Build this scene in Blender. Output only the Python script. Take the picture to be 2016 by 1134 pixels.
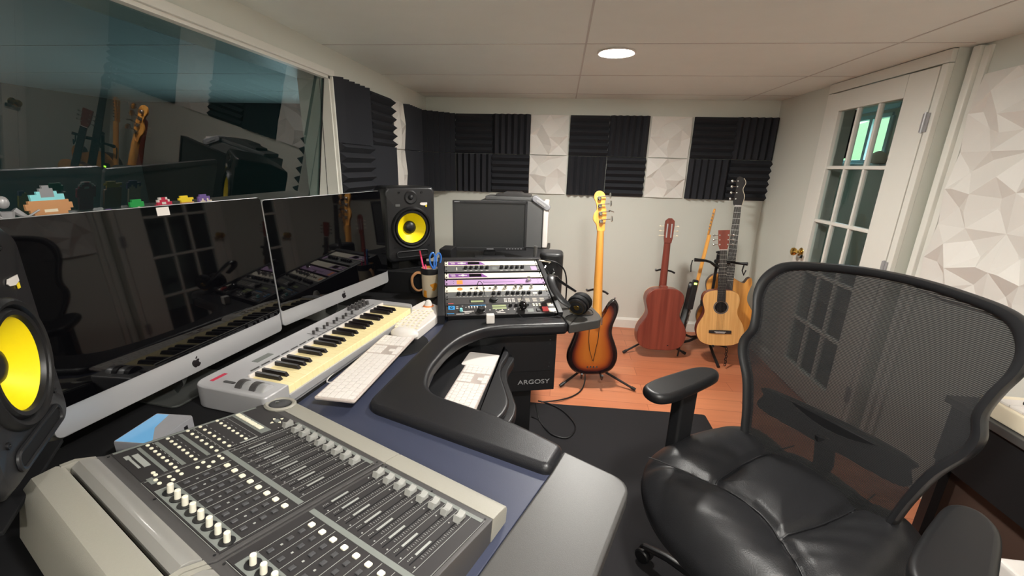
import bpy, bmesh, math, random
from math import sin, cos, pi, radians, sqrt, atan2
from mathutils import Vector, Matrix
random.seed(7)
for o in list(bpy.data.objects): bpy.data.objects.remove(o, do_unlink=True)
S = bpy.context.scene
COL = S.collection

# ------------------------------------------------------------------ camera
def cam_matrix(yaw, pitch, roll, loc):
    f = Vector((sin(yaw)*cos(pitch), cos(yaw)*cos(pitch), -sin(pitch)))
    r = Vector((cos(yaw), -sin(yaw), 0)); d = f.cross(r)
    r2 = r*cos(roll)+d*sin(roll); d2 = -r*sin(roll)+d*cos(roll)
    m = Matrix((r2, -d2, -f)).transposed().to_4x4(); m.translation = loc
    return m
cd = bpy.data.cameras.new('camera'); cam = bpy.data.objects.new('camera', cd); COL.objects.link(cam)
cd.sensor_width = 36; cd.lens = 825.4/2016*36; cd.clip_start = .02; cd.clip_end = 200
cam.matrix_world = cam_matrix(radians(-6.252), radians(16.357), radians(-1.546), Vector((0, 0, 1.40)))
S.camera = cam
# ------------------------------------------------------------------ light and exposure
vs = S.view_settings; vs.view_transform = 'Standard'; vs.look = 'None'; vs.gamma = 1; vs.use_curve_mapping = False
vs.exposure = 3.2
LAMP = 62.0          # emission of the round ceiling lamps
W = bpy.data.worlds.new('daylight'); S.world = W; W.use_nodes = True
W.node_tree.nodes['Background'].inputs[0].default_value = (.72, .9, 1, 1)
W.node_tree.nodes['Background'].inputs[1].default_value = .9
sd = bpy.data.lights.new('sun', 'SUN'); sd.energy = .5; sd.angle = .02; sd.color = (1, .95, .85)
sun = bpy.data.objects.new('sun', sd); COL.objects.link(sun); sun.rotation_euler = (radians(40), radians(20), 0)

ZC = 1.925           # ceiling height
XL, XR, YB, YN = -1.17, 1.63, 3.69, -1.6   # left wall, right wall, back wall, wall behind the camera

# ------------------------------------------------------------------ materials
MATS = {}
def mat(name, col, rough=.5, metal=0, spec=.5, noise=0, nscale=30, bump=0, bscale=200, emit=None, estr=0, coat=0, alpha=1, trans=0, ior=1.45, sheen=0):
    m = bpy.data.materials.new(name); m.use_nodes = True
    nt = m.node_tree; b = nt.nodes['Principled BSDF']
    c = (*col, 1)
    b.inputs['Base Color'].default_value = c
    b.inputs['Roughness'].default_value = rough; b.inputs['Metallic'].default_value = metal
    b.inputs['Specular IOR Level'].default_value = spec
    b.inputs['Coat Weight'].default_value = coat; b.inputs['Coat Roughness'].default_value = .06
    b.inputs['Alpha'].default_value = alpha; b.inputs['Transmission Weight'].default_value = trans; b.inputs['IOR'].default_value = ior
    b.inputs['Sheen Weight'].default_value = sheen
    tc = nt.nodes.new('ShaderNodeTexCoord')
    if noise:
        n = nt.nodes.new('ShaderNodeTexNoise'); n.inputs['Scale'].default_value = nscale; n.inputs['Detail'].default_value = 5
        nt.links.new(tc.outputs['Object'], n.inputs['Vector'])
        mx = nt.nodes.new('ShaderNodeMix'); mx.data_type = 'RGBA'
        nt.links.new(n.outputs['Fac'], mx.inputs[0])
        mx.inputs[6].default_value = (*[max(0, x*(1-noise)) for x in col], 1); mx.inputs[7].default_value = (*[min(1, x*(1+noise)) for x in col], 1)
        nt.links.new(mx.outputs[2], b.inputs['Base Color'])
    if bump:
        n = nt.nodes.new('ShaderNodeTexNoise'); n.inputs['Scale'].default_value = bscale; n.inputs['Detail'].default_value = 3
        nt.links.new(tc.outputs['Object'], n.inputs['Vector'])
        bp = nt.nodes.new('ShaderNodeBump'); bp.inputs['Strength'].default_value = bump; bp.inputs['Distance'].default_value = .002
        nt.links.new(n.outputs['Fac'], bp.inputs['Height']); nt.links.new(bp.outputs[0], b.inputs['Normal'])
    if emit:
        b.inputs['Emission Color'].default_value = (*emit, 1); b.inputs['Emission Strength'].default_value = estr
    MATS[name] = m
    return m
def srgb(r, g, b):
    f = lambda v: (v/255/12.92 if v/255 <= .04045 else ((v/255+.055)/1.055)**2.4)
    return (f(r), f(g), f(b))
M = {}
M['wall'] = mat('wall paint', srgb(218, 219, 210), .75, noise=.02, nscale=3, bump=.05, bscale=300)
M['trim'] = mat('white gloss trim', srgb(232, 230, 222), .35, noise=.01)
M['ceil'] = mat('ceiling tile', srgb(236, 240, 235), .8, noise=.03, nscale=8, bump=.1, bscale=400)
M['ceil_dim'] = mat('dimmed ceiling tile', srgb(176, 184, 182), .8, noise=.03, nscale=8)  # darker copy of the ceiling tile, dimness of the room beyond put in
M['seam'] = mat('ceiling seam', srgb(204, 201, 197), .8, noise=.03)
M['foam'] = mat('charcoal acoustic foam', srgb(56, 57, 62), .95, spec=.15, noise=.12, nscale=400, bump=.4, bscale=900)
M['panel'] = mat('white moulded wall panel', srgb(232, 228, 222), .5, noise=.01)
M['mat'] = mat('black floor mat', srgb(40, 39, 41), .9, spec=.2, noise=.25, nscale=500, bump=.4, bscale=900)
M['black'] = mat('black plastic', srgb(26, 26, 28), .45, noise=.08)
M['satin'] = mat('satin black', srgb(32, 32, 34), .35, noise=.08)
M['deepblack'] = mat('matt black', srgb(16, 16, 18), .7, spec=.3, noise=.08)
M['lam'] = mat('blue grey laminate', srgb(52, 56, 74), .42, noise=.06, nscale=600, bump=.12, bscale=900)
M['lamblack'] = mat('black laminate', srgb(68, 67, 66), .36, noise=.08, nscale=500, bump=.12, bscale=900)
M['pad'] = mat('black vinyl armrest', srgb(28, 28, 31), .36, noise=.1, nscale=90, bump=.22, bscale=500)
M['leather'] = mat('black leather', srgb(30, 30, 32), .4, noise=.12, nscale=40, bump=.3, bscale=350)
M['alu'] = mat('brushed aluminium', srgb(196, 196, 198), .38, metal=.55, noise=.02)
M['steel'] = mat('chrome steel', srgb(200, 200, 200), .18, metal=1, noise=.02)
M['brass'] = mat('polished brass', srgb(214, 176, 96), .16, metal=1, noise=.03)
M['screen'] = mat('black glass screen', srgb(6, 6, 8), .03, spec=.5, noise=.02)
M['matte_screen'] = mat('matt grey screen', srgb(44, 45, 46), .34, noise=.03)
M['bezel'] = mat('monitor bezel', srgb(38, 38, 40), .4, noise=.05)
M['yellow'] = mat('yellow woofer cone', srgb(252, 226, 8), .45, noise=.03, bump=.1, bscale=60)
M['rubber'] = mat('black rubber', srgb(20, 20, 22), .42, noise=.05)
M['silver'] = mat('silver plastic', srgb(172, 171, 173), .35, metal=.25, noise=.02)
M['keys'] = mat('cream keys', srgb(244, 226, 172), .35, noise=.02)
M['bkeys'] = mat('black keys', srgb(26, 22, 24), .3, noise=.05)
M['white'] = mat('white plastic', srgb(220, 214, 209), .45, noise=.01)
M['kbbase'] = mat('keyboard aluminium', srgb(196, 184, 178), .4, metal=.3, noise=.02)
M['cgrey'] = mat('console grey plastic', srgb(142, 139, 130), .42, noise=.04, nscale=300, bump=.1, bscale=700)
M['cdark'] = mat('console graphite', srgb(66, 64, 64), .45, noise=.04, nscale=300)
M['cpanel'] = mat('console panel', srgb(44, 42, 43), .5, noise=.05, nscale=300)
M['cstrip'] = mat('console strip', srgb(112, 116, 112), .5, noise=.04)
M['cline'] = mat('console print', srgb(150, 152, 148), .5, noise=.02)
M['clear'] = mat('smoked window', srgb(134, 132, 128), .3, noise=.04, coat=.3)
M['knobw'] = mat('ivory knob', srgb(216, 212, 196), .4, noise=.02)
M['knobg'] = mat('grey fader cap', srgb(150, 150, 146), .3, noise=.04)
M['btnw'] = mat('ivory button', srgb(226, 222, 200), .4, noise=.03)
M['btnk'] = mat('graphite button', srgb(70, 70, 72), .32, noise=.04)
M['lcd'] = mat('green lcd', srgb(150, 160, 120), .3, noise=.03)
M['red'] = mat('red plastic', srgb(220, 90, 90), .4, noise=.03)
M['purple'] = mat('purple metal', srgb(170, 140, 180), .4, noise=.05)
M['deeppurple'] = mat('deep purple print', srgb(120, 70, 140), .4, noise=.05)
M['face'] = mat('brushed faceplate', srgb(226, 218, 202), .35, noise=.03, nscale=200)
M['orange'] = mat('orange print', srgb(246, 140, 70), .4, noise=.03)
M['blue'] = mat('blue print', srgb(60, 150, 214), .4, noise=.03)
M['rosewood'] = mat('rosewood', srgb(86, 44, 34), .4, noise=.2, nscale=20)
M['ebony'] = mat('dark fingerboard', srgb(40, 36, 36), .5, noise=.15, nscale=40)
M['tan'] = mat('tan plastic', srgb(196, 142, 96), .5, noise=.05)
M['teal'] = mat('teal plastic', srgb(140, 216, 222), .5, noise=.05)
M['grey'] = mat('grey plastic', srgb(140, 140, 144), .5, noise=.05)
M['midgrey'] = mat('mid grey plastic', srgb(92, 92, 92), .45, noise=.05)
M['green'] = mat('green plastic', srgb(30, 150, 70), .5, noise=.05)
M['crimson'] = mat('crimson plastic', srgb(190, 40, 70), .5, noise=.05)
M['yel'] = mat('yellow plastic', srgb(240, 210, 40), .5, noise=.05)
M['violet'] = mat('violet plastic', srgb(110, 86, 150), .5, noise=.05)
M['bluep'] = mat('blue handle plastic', srgb(50, 110, 190), .35, noise=.05)
M['pink'] = mat('pink plastic', srgb(236, 80, 130), .4, noise=.05)
M['greenled'] = mat('green lamp', srgb(160, 240, 60), .4, emit=srgb(160, 240, 60), estr=1.5)
M['brown'] = mat('brown wood veneer', srgb(66, 51, 44), .5, noise=.12, nscale=6)
M['grass'] = mat('sunlit lawn', srgb(58, 92, 40), .9, noise=.3, nscale=3)
M['lamp'] = mat('lamp lens', (1, 1, 1), .5, emit=(1, .97, .905), estr=LAMP)
M['cream'] = mat('cream plastic', srgb(228, 216, 192), .4, noise=.02)
M['shadealu'] = mat('shaded aluminium', srgb(84, 86, 84), .4, metal=.5, noise=.02)  # aluminium darkened, shade under the computers put into the colour
M['glassy'] = mat('clear tinted cover', srgb(110, 172, 222), .1, noise=.02)

def wood_grain(name, c1, c2, rough, scale, axis='Z', coat=.2):
    m = mat(name, c1, rough, coat=coat); nt = m.node_tree; b = nt.nodes['Principled BSDF']
    tc = nt.nodes.new('ShaderNodeTexCoord'); mp = nt.nodes.new('ShaderNodeMapping'); n = nt.nodes.new('ShaderNodeTexNoise')
    s = {'X': (scale*.05, scale, scale), 'Z': (scale, scale, scale*.05)}[axis]
    mp.inputs['Scale'].default_value = s; n.inputs['Scale'].default_value = 1; n.inputs['Detail'].default_value = 6
    r = nt.nodes.new('ShaderNodeValToRGB'); r.color_ramp.elements[0].position = .35; r.color_ramp.elements[1].position = .7
    r.color_ramp.elements[0].color = (*c1, 1); r.color_ramp.elements[1].color = (*c2, 1)
    L = nt.links; L.new(tc.outputs['Object'], mp.inputs[0]); L.new(mp.outputs[0], n.inputs['Vector']); L.new(n.outputs['Fac'], r.inputs[0]); L.new(r.outputs[0], b.inputs['Base Color'])
    return m
M['spruce'] = wood_grain('spruce top', srgb(214, 160, 96), srgb(232, 184, 118), .35, 60)
M['maple'] = wood_grain('amber maple', srgb(224, 150, 66), srgb(246, 182, 92), .3, 40)
M['mahogany'] = wood_grain('mahogany', srgb(112, 52, 42), srgb(140, 70, 56), .3, 30)
# floor: orange boards running across the room
def floor_mat():
    m = mat('orange laminate floor', srgb(190, 100, 60), .34); nt = m.node_tree; b = nt.nodes['Principled BSDF']; L = nt.links
    tc = nt.nodes.new('ShaderNodeTexCoord')
    br = nt.nodes.new('ShaderNodeTexBrick'); br.inputs['Scale'].default_value = 1; br.inputs['Brick Width'].default_value = 1.2; br.inputs['Row Height'].default_value = .125
    br.inputs['Mortar Size'].default_value = .0015; br.inputs['Color1'].default_value = (*srgb(212, 136, 98), 1); br.inputs['Color2'].default_value = (*srgb(194, 116, 82), 1); br.inputs['Mortar'].default_value = (*srgb(160, 92, 64), 1)
    br.inputs['Bias'].default_value = 0
    mp = nt.nodes.new('ShaderNodeMapping'); mp.inputs['Scale'].default_value = (1.5, 26, 26); n = nt.nodes.new('ShaderNodeTexNoise'); n.inputs['Scale'].default_value = 1; n.inputs['Detail'].default_value = 6
    mx = nt.nodes.new('ShaderNodeMix'); mx.data_type = 'RGBA'; mx.blend_type = 'MULTIPLY'; mx.inputs[0].default_value = .55
    r = nt.nodes.new('ShaderNodeValToRGB'); r.color_ramp.elements[0].color = (.62, .55, .5, 1); r.color_ramp.elements[1].color = (1.15, 1.12, 1.1, 1)
    L.new(tc.outputs['Object'], br.inputs['Vector']); L.new(tc.outputs['Object'], mp.inputs[0]); L.new(mp.outputs[0], n.inputs['Vector']); L.new(n.outputs['Fac'], r.inputs[0])
    L.new(br.outputs['Color'], mx.inputs[6]); L.new(r.outputs[0], mx.inputs[7]); L.new(mx.outputs[2], b.inputs['Base Color'])
    return m
M['floor'] = floor_mat()
def glass_mat(name, tint, boost=1.0, ior=1.5, rough=0):
    m = bpy.data.materials.new(name); m.use_nodes = True; nt = m.node_tree; L = nt.links
    for n in list(nt.nodes): nt.nodes.remove(n)
    out = nt.nodes.new('ShaderNodeOutputMaterial'); t = nt.nodes.new('ShaderNodeBsdfTransparent'); t.inputs[0].default_value = (*tint, 1)
    g = nt.nodes.new('ShaderNodeBsdfGlossy'); g.inputs['Roughness'].default_value = rough
    lw = nt.nodes.new('ShaderNodeLayerWeight'); lw.inputs['Blend'].default_value = .5
    pw = nt.nodes.new('ShaderNodeMath'); pw.operation = 'POWER'; pw.inputs[1].default_value = 4.2; L.new(lw.outputs['Facing'], pw.inputs[0])
    ma = nt.nodes.new('ShaderNodeMath'); ma.operation = 'MULTIPLY_ADD'; ma.inputs[1].default_value = .92; ma.inputs[2].default_value = .05; L.new(pw.outputs[0], ma.inputs[0])
    mt = nt.nodes.new('ShaderNodeMath'); mt.operation = 'MULTIPLY'; mt.inputs[1].default_value = boost; mt.use_clamp = True; L.new(ma.outputs[0], mt.inputs[0])
    mx = nt.nodes.new('ShaderNodeMixShader')
    L.new(mt.outputs[0], mx.inputs[0]); L.new(t.outputs[0], mx.inputs[1]); L.new(g.outputs[0], mx.inputs[2]); L.new(mx.outputs[0], out.inputs[0])
    return m
M['glass'] = glass_mat('studio window glass', (.42, .54, .52), 1.9, 1.6)
M['doorglass'] = glass_mat('door pane glass', (.86, .95, .95), .8)
M['acrylic'] = glass_mat('clear acrylic', (.7, .75, .8), 2.0)
# chair mesh: open weave of horizontal threads
def mesh_mat():
    m = bpy.data.materials.new('woven chair mesh'); m.use_nodes = True; nt = m.node_tree; L = nt.links
    b = nt.nodes['Principled BSDF']; b.inputs['Base Color'].default_value = (*srgb(22, 22, 24), 1); b.inputs['Roughness'].default_value = .8
    tc = nt.nodes.new('ShaderNodeTexCoord'); w = nt.nodes.new('ShaderNodeTexWave'); w.bands_direction = 'Z'; w.inputs['Scale'].default_value = 75; w.wave_profile = 'SIN'
    r = nt.nodes.new('ShaderNodeValToRGB'); r.color_ramp.elements[0].position = .66; r.color_ramp.elements[0].color = (.985, .985, .985, 1); r.color_ramp.elements[1].position = .8; r.color_ramp.elements[1].color = (.80, .80, .80, 1)
    L.new(tc.outputs['Object'], w.inputs['Vector']); L.new(w.outputs['Fac'], r.inputs[0]); L.new(r.outputs[0], b.inputs['Alpha'])
    return m
M['mesh'] = mesh_mat()
def burst_mat():
    m = mat('sunburst finish', srgb(190, 100, 30), .22, coat=.5); nt = m.node_tree; L = nt.links; b = nt.nodes['Principled BSDF']
    a = nt.nodes.new('ShaderNodeAttribute'); a.attribute_name = 'burst'; r = nt.nodes.new('ShaderNodeValToRGB'); e = r.color_ramp.elements
    e[0].position = 0; e[0].color = (*srgb(186, 108, 42), 1); e[1].position = 1; e[1].color = (*srgb(22, 14, 14), 1)
    x = e.new(.3); x.color = (*srgb(160, 78, 32), 1); x = e.new(.55); x.color = (*srgb(96, 38, 26), 1); x = e.new(.74); x.color = (*srgb(34, 18, 20), 1)
    L.new(a.outputs['Fac'], r.inputs[0]); L.new(r.outputs[0], b.inputs['Base Color'])
    return m
M['burst'] = burst_mat()
def mug_mat():
    m = mat('painted mug', srgb(200, 184, 160), .35); nt = m.node_tree; L = nt.links; b = nt.nodes['Principled BSDF']
    tc = nt.nodes.new('ShaderNodeTexCoord'); n = nt.nodes.new('ShaderNodeTexVoronoi'); n.inputs['Scale'].default_value = 26
    r = nt.nodes.new('ShaderNodeValToRGB'); r.color_ramp.interpolation = 'CONSTANT'; e = r.color_ramp.elements
    e[0].color = (*srgb(206, 190, 164), 1); e[1].position = .62; e[1].color = (*srgb(226, 150, 50), 1); x = e.new(.8); x.color = (*srgb(70, 56, 50), 1); x = e.new(.9); x.color = (*srgb(206, 190, 164), 1)
    L.new(tc.outputs['Object'], n.inputs['Vector']); L.new(n.outputs['Color'], r.inputs[0]); L.new(r.outputs[0], b.inputs['Base Color'])
    return m
M['mug'] = mug_mat()

# ------------------------------------------------------------------ mesh builder
def RZ(a): return Matrix.Rotation(a, 4, 'Z')
def RX(a): return Matrix.Rotation(a, 4, 'X')
def RY(a): return Matrix.Rotation(a, 4, 'Y')
def TR(*v): return Matrix.Translation(Vector(v))
def axes(o, x, y, z):
    m = Matrix((Vector(x), Vector(y), Vector(z))).transposed().to_4x4(); m.translation = Vector(o); return m
class G:
    def __init__(s): s.bm = bmesh.new(); s.mats = []; s.m = Matrix.Identity(4); s.cur = 0; s.attr = {}
    def mat(s, m):
        if m not in s.mats: s.mats.append(m)
        s.cur = s.mats.index(m); return s
    def _add(s, b, T=None):
        T = s.m @ T if T else s.m
        big = [f for f in b.faces if len(f.verts) > 4]
        if big: bmesh.ops.triangulate(b, faces=big, quad_method='BEAUTY', ngon_method='EAR_CLIP')
        vm = {}
        for v in b.verts: vm[v] = s.bm.verts.new(T @ v.co)
        for f in b.faces:
            try: nf = s.bm.faces.new([vm[v] for v in f.verts]); nf.material_index = s.cur; nf.smooth = True
            except ValueError: pass
        b.free()
    def box(s, x0, x1, y0, y1, z0, z1, bev=0, seg=2, T=None):
        b = bmesh.new(); bmesh.ops.create_cube(b, size=1)
        for v in b.verts: v.co = Vector(((x0+x1)/2+v.co.x*(x1-x0), (y0+y1)/2+v.co.y*(y1-y0), (z0+z1)/2+v.co.z*(z1-z0)))
        if bev: bmesh.ops.bevel(b, geom=list(b.edges), offset=bev, segments=seg, profile=.5, affect='EDGES')
        s._add(b, T); return s
    def prism(s, pts, z0, z1, bev=0, seg=2, T=None, bottom=True):
        b = bmesh.new(); n = len(pts)
        a = [b.verts.new((p[0], p[1], z0)) for p in pts]; c = [b.verts.new((p[0], p[1], z1)) for p in pts]
        b.faces.new(a[::-1]); b.faces.new(c)
        for i in range(n): b.faces.new((a[i], a[(i+1) % n], c[(i+1) % n], c[i]))
        bmesh.ops.recalc_face_normals(b, faces=b.faces)
        if bev:
            es = [e for e in b.edges if abs(e.verts[0].co.z-e.verts[1].co.z) < 1e-7 and (bottom or e.verts[0].co.z == max(z0, z1) or abs(e.verts[0].co.z-max(z0, z1)) < 1e-7)]
            bmesh.ops.bevel(b, geom=es, offset=bev, segments=seg, profile=.5, affect='EDGES')
        for f in b.faces:
            if len(f.verts) > 60 and 0: print(len(f.verts))
        s._add(b, T); return s
    def tube(s, path, r, seg=8, closed=False, T=None, flat=None):
        P = [Vector(p) for p in path]; n = len(P); b = bmesh.new(); rings = []
        up = None
        for i in range(n):
            if closed: t = (P[(i+1) % n]-P[i-1])
            else: t = (P[min(i+1, n-1)]-P[max(i-1, 0)])
            t.normalize()
            if up is None: up = t.orthogonal().normalized()
            up = (up-t*up.dot(t)).normalized(); sd = t.cross(up)
            rr = r[i] if isinstance(r, (list, tuple)) else r
            rings.append([b.verts.new(P[i]+(up*cos(2*pi*k/seg)+sd*sin(2*pi*k/seg)*(flat or 1))*rr) for k in range(seg)])
        for i in range(n if closed else n-1):
            A, B = rings[i], rings[(i+1) % n]
            for k in range(seg): b.faces.new((A[k], A[(k+1) % seg], B[(k+1) % seg], B[k]))
        if not closed: b.faces.new(rings[0][::-1]); b.faces.new(rings[-1])
        bmesh.ops.recalc_face_normals(b, faces=b.faces)
        s._add(b, T); return s
    def lathe(s, prof, seg=24, T=None):
        b = bmesh.new(); rings = []
        for r, z in prof:
            if r < 1e-6: rings.append([b.verts.new((0, 0, z))])
            else: rings.append([b.verts.new((r*cos(2*pi*k/seg), r*sin(2*pi*k/seg), z)) for k in range(seg)])
        for A, B in zip(rings, rings[1:]):
            for k in range(seg):
                k2 = (k+1) % seg
                if len(A) == 1 and len(B) == 1: continue
                if len(A) == 1: b.faces.new((A[0], B[k], B[k2]))
                elif len(B) == 1: b.faces.new((A[k], A[k2], B[0]))
                else: b.faces.new((A[k], A[k2], B[k2], B[k]))
        bmesh.ops.recalc_face_normals(b, faces=b.faces)
        s._add(b, T); return s
    def cyl(s, p0, p1, r0, r1=None, seg=16):
        return s.tube([p0, p1], [r0, r0 if r1 is None else r1], seg)
    def ell(s, c, r, T=None, u=16, v=10):
        b = bmesh.new(); bmesh.ops.create_uvsphere(b, u_segments=u, v_segments=v, radius=1)
        for q in b.verts: q.co = Vector((c[0]+q.co.x*r[0], c[1]+q.co.y*r[1], c[2]+q.co.z*r[2]))
        s._add(b, T); return s
    def grid(s, f, nu, nv, thick=0, T=None):
        b = bmesh.new(); V = [[b.verts.new(f(i/nu, j/nv)) for j in range(nv+1)] for i in range(nu+1)]
        for i in range(nu):
            for j in range(nv): b.faces.new((V[i][j], V[i+1][j], V[i+1][j+1], V[i][j+1]))
        bmesh.ops.recalc_face_normals(b, faces=b.faces)
        if thick: bmesh.ops.solidify(b, geom=list(b.faces), thickness=thick)
        s._add(b, T); return s
    def tri(s, verts, faces, T=None):
        b = bmesh.new(); V = [b.verts.new(v) for v in verts]
        for f in faces: b.faces.new([V[i] for i in f])
        bmesh.ops.recalc_face_normals(b, faces=b.faces); s._add(b, T); return s
    def build(s, name, m=None, parent=None, angle=35, flat=False):
        me = bpy.data.meshes.new(name)
        s.bm.to_mesh(me); s.bm.free()
        for x in ([m] if m else []) + [q for q in s.mats if q is not m] if not s.mats else s.mats: me.materials.append(x)
        if flat:
            for p in me.polygons: p.use_smooth = False
        else: me.set_sharp_from_angle(angle=radians(angle))
        o = bpy.data.objects.new(name, me); COL.objects.link(o)
        if parent: o.parent = parent
        if not flat:
            wm = o.modifiers.new('even shading', 'WEIGHTED_NORMAL'); wm.keep_sharp = True
        return o
def tag(o, label=None, cat=None, group=None, kind=None):
    if label: o['label'] = label
    if cat: o['category'] = cat
    if group: o['group'] = group
    if kind: o['kind'] = kind
    return o
def thing(name, label, cat, loc=(0, 0, 0), rot=(0, 0, 0), group=None):
    o = bpy.data.objects.new(name, None); COL.objects.link(o); o.location = loc; o.rotation_euler = rot; o.empty_display_size = .05
    return tag(o, label, cat, group)
def dup(o, loc=None, rz=None, parent=None, label=None):
    c = o.copy(); COL.objects.link(c)
    if parent: c.parent = parent
    if loc is not None: c.location = loc
    if rz is not None: c.rotation_euler = (0, 0, rz) if not isinstance(rz, tuple) else rz
    if label: c['label'] = label
    for ch in list(o.children): dup(ch, parent=c)
    return c
def struct(name, g, m=None, flat=False, parent=None):
    o = g.build(name, m, parent, flat=flat)
    if not parent: o['kind'] = 'structure'
    return o
def spline(pts, n=8, closed=True):
    out = []; N = len(pts)
    for i in range(N if closed else N-1):
        if closed: p0, p1, p2, p3 = pts[i-1], pts[i], pts[(i+1) % N], pts[(i+2) % N]
        else: p0, p1, p2, p3 = pts[max(i-1, 0)], pts[i], pts[i+1], pts[min(i+2, N-1)]
        for k in range(n):
            t = k/n
            out.append(tuple(.5*((2*b)+(-a+c)*t+(2*a-5*b+4*c-d)*t*t+(-a+3*b-3*c+d)*t**3) for a, b, c, d in zip(p0, p1, p2, p3)))
    if not closed: out.append(tuple(pts[-1]))
    return out
def rrect(x0, x1, y0, y1, r, n=5):
    out = []
    for cx, cy, a in ((x1-r, y1-r, 0), (x0+r, y1-r, 90), (x0+r, y0+r, 180), (x1-r, y0+r, 270)):
        for k in range(n+1):
            t = radians(a+90*k/n); out.append((cx+r*cos(t), cy+r*sin(t)))
    return out
def roundpoly(pts, r, n=5):
    out = []; N = len(pts)
    for i in range(N):
        rr = r[i] if isinstance(r, (list, tuple)) else r
        p = Vector(pts[i]); a = (Vector(pts[i-1])-p); b = (Vector(pts[(i+1) % N])-p)
        if rr <= 0: out.append(tuple(p)); continue
        d = min(rr, a.length*.45, b.length*.45); p0 = p+a.normalized()*d; p1 = p+b.normalized()*d
        for k in range(n+1):
            t = k/n; q = p0*(1-t)**2+p*2*t*(1-t)+p1*t*t; out.append(tuple(q))
    return out
def text_mesh(name, s, size, m, parent, T, depth=.0006):
    c = bpy.data.curves.new(name, 'FONT'); c.body = s; c.size = size; c.extrude = depth; c.align_x = 'CENTER'; c.align_y = 'CENTER'
    t = bpy.data.objects.new(name, c); COL.objects.link(t)
    dg = bpy.context.evaluated_depsgraph_get(); me = bpy.data.meshes.new_from_object(t.evaluated_get(dg))
    bpy.data.objects.remove(t, do_unlink=True)
    o = bpy.data.objects.new(name, me); me.materials.clear(); me.materials.append(m); COL.objects.link(o)
    if parent: o.parent = parent
    o.matrix_local = T
    return o

# ================================================================== ROOM
g = G(); g.box(XL, XR+.12, YN, YB, -.08, 0); struct('floor', g, M['floor'])
g = G(); g.box(XL-.2, XR+.12, YN, YB+.12, ZC, ZC+.06); struct('ceiling', g, M['ceil'])
g = G()
for k in range(-5, 3): g.box(XL, XR, 2.115+k*.675-.004, 2.115+k*.675+.004, ZC-.0015, ZC)
for x in (.07, 1.35): g.box(x-.004, x+.004, YN, YB, ZC-.0015, ZC)
struct('ceiling_seams', g, M['seam'])
# left wall around the studio window
WY0, WY1, WZ0, WZ1, WT = -1.0, 2.155, 1.195, 1.796, .17
g = G()
g.box(XL-WT, XL, YN, YB+.1, 0, WZ0); g.box(XL-WT, XL, YN, YB+.1, WZ1, ZC); g.box(XL-WT, XL, WY1, YB+.1, WZ0, WZ1); g.box(XL-WT, XL, YN, WY0, WZ0, WZ1)
struct('wall_left', g, M['wall'])
g = G(); g.box(XL-WT, XR+.12, YB, YB+.1, 0, ZC); struct('wall_back', g, M['wall'])
g = G(); g.box(XL-WT, XR+.12, YN-.1, YN, 0, ZC); struct('wall_near', g, M['wall'])
DY0, DY1, DZ = 2.225, 2.985, 1.862     # door leaf
g = G(); T_ = .12
XP = 1.69; YS = 2.185
g.box(XP, XR+T_, YN, YS, 0, ZC); g.box(XR, XR+T_, YS, DY0, 0, ZC); g.box(XR, XR+T_, DY1, YB, 0, ZC); g.box(XR, XR+T_, DY0, DY1, DZ+.005, ZC)
struct('wall_right', g, M['wall'])
# studio window: frame, sill, leaning pane
wroot = G()
wroot.box(XL, XL+.014, WY0-.03, WY1+.026, WZ1, WZ1+.03, .003); wroot.box(XL, XL+.014, WY1, WY1+.026, 1.0, WZ1, .003); wroot.box(XL, XL+.014, WY0-.03, WY0, 1.0, WZ1, .003)
wroot.box(XL-WT+.01, XL+.001, WY1-.012, WY1, WZ0, WZ1); wroot.box(XL-WT+.01, XL+.001, WY0, WY1, WZ1-.012, WZ1+.001); wroot.box(XL-WT+.01, XL+.03, WY0, WY1, WZ0-.02, WZ0+.004, .004)
win = struct('window_1', wroot, M['trim'])
def lean(z): return -1.194-(1.8-z)*.151
gg = G(); y0, y1 = WY0+.012, WY1-.012
gg.tri([(lean(WZ0), y0, WZ0), (lean(WZ0), y1, WZ0), (lean(WZ1-.012), y1, WZ1-.012), (lean(WZ1-.012), y0, WZ1-.012)], [(0, 1, 2, 3)])
o = gg.build('window_pane', M['glass'], win)
gg = G()
gg.tube([(lean(WZ0)+.004, y1-.003, WZ0), (lean(WZ1-.012)+.004, y1-.003, WZ1-.012)], .003, 6); gg.tube([(XL-.06, y1-.001, WZ0), (XL-.045, y1-.001, WZ1-.012)], .0015, 6)
gg.build('glazing_seal', M['rubber'], win)
# room beyond the studio window
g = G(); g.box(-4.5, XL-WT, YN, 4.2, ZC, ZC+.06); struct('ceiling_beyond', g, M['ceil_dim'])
g = G()
for k in range(-5, 4): g.box(-4.5, XL-WT, 2.115+k*.675-.004, 2.115+k*.675+.004, ZC-.0015, ZC)
struct('ceiling_seams_beyond', g, M['seam'])
g = G(); g.box(-4.5, XL-WT, YN, 4.2, -.08, 0); struct('floor_beyond', g, M['deepblack'])
M['dimteal'] = mat('wall in dim teal light', srgb(58, 74, 72), .8, noise=.03)  # dim teal light of this room put into wall colour; floor black likewise
g = G(); g.box(-4.6, -4.5, YN, 4.3, 0, ZC); struct('wall_beyond_left', g, M['dimteal'])
g = G(); g.box(-4.6, XL-WT, YN-.1, YN, 0, ZC); struct('wall_beyond_near', g, M['dimteal'])
g = G()
g.box(-4.5, -2.9, 4.2, 4.3, 0, ZC); g.box(-1.7, XL-WT, 4.2, 4.3, 0, ZC); g.box(-2.9, -1.7, 4.2, 4.3, .95, ZC); g.box(-2.9, -1.7, 4.2, 4.3, 0, .1)  # low opening added below the sight line, daylight through it brightens the ceiling
struct('wall_beyond_back', g, M['dimteal'])
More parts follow.
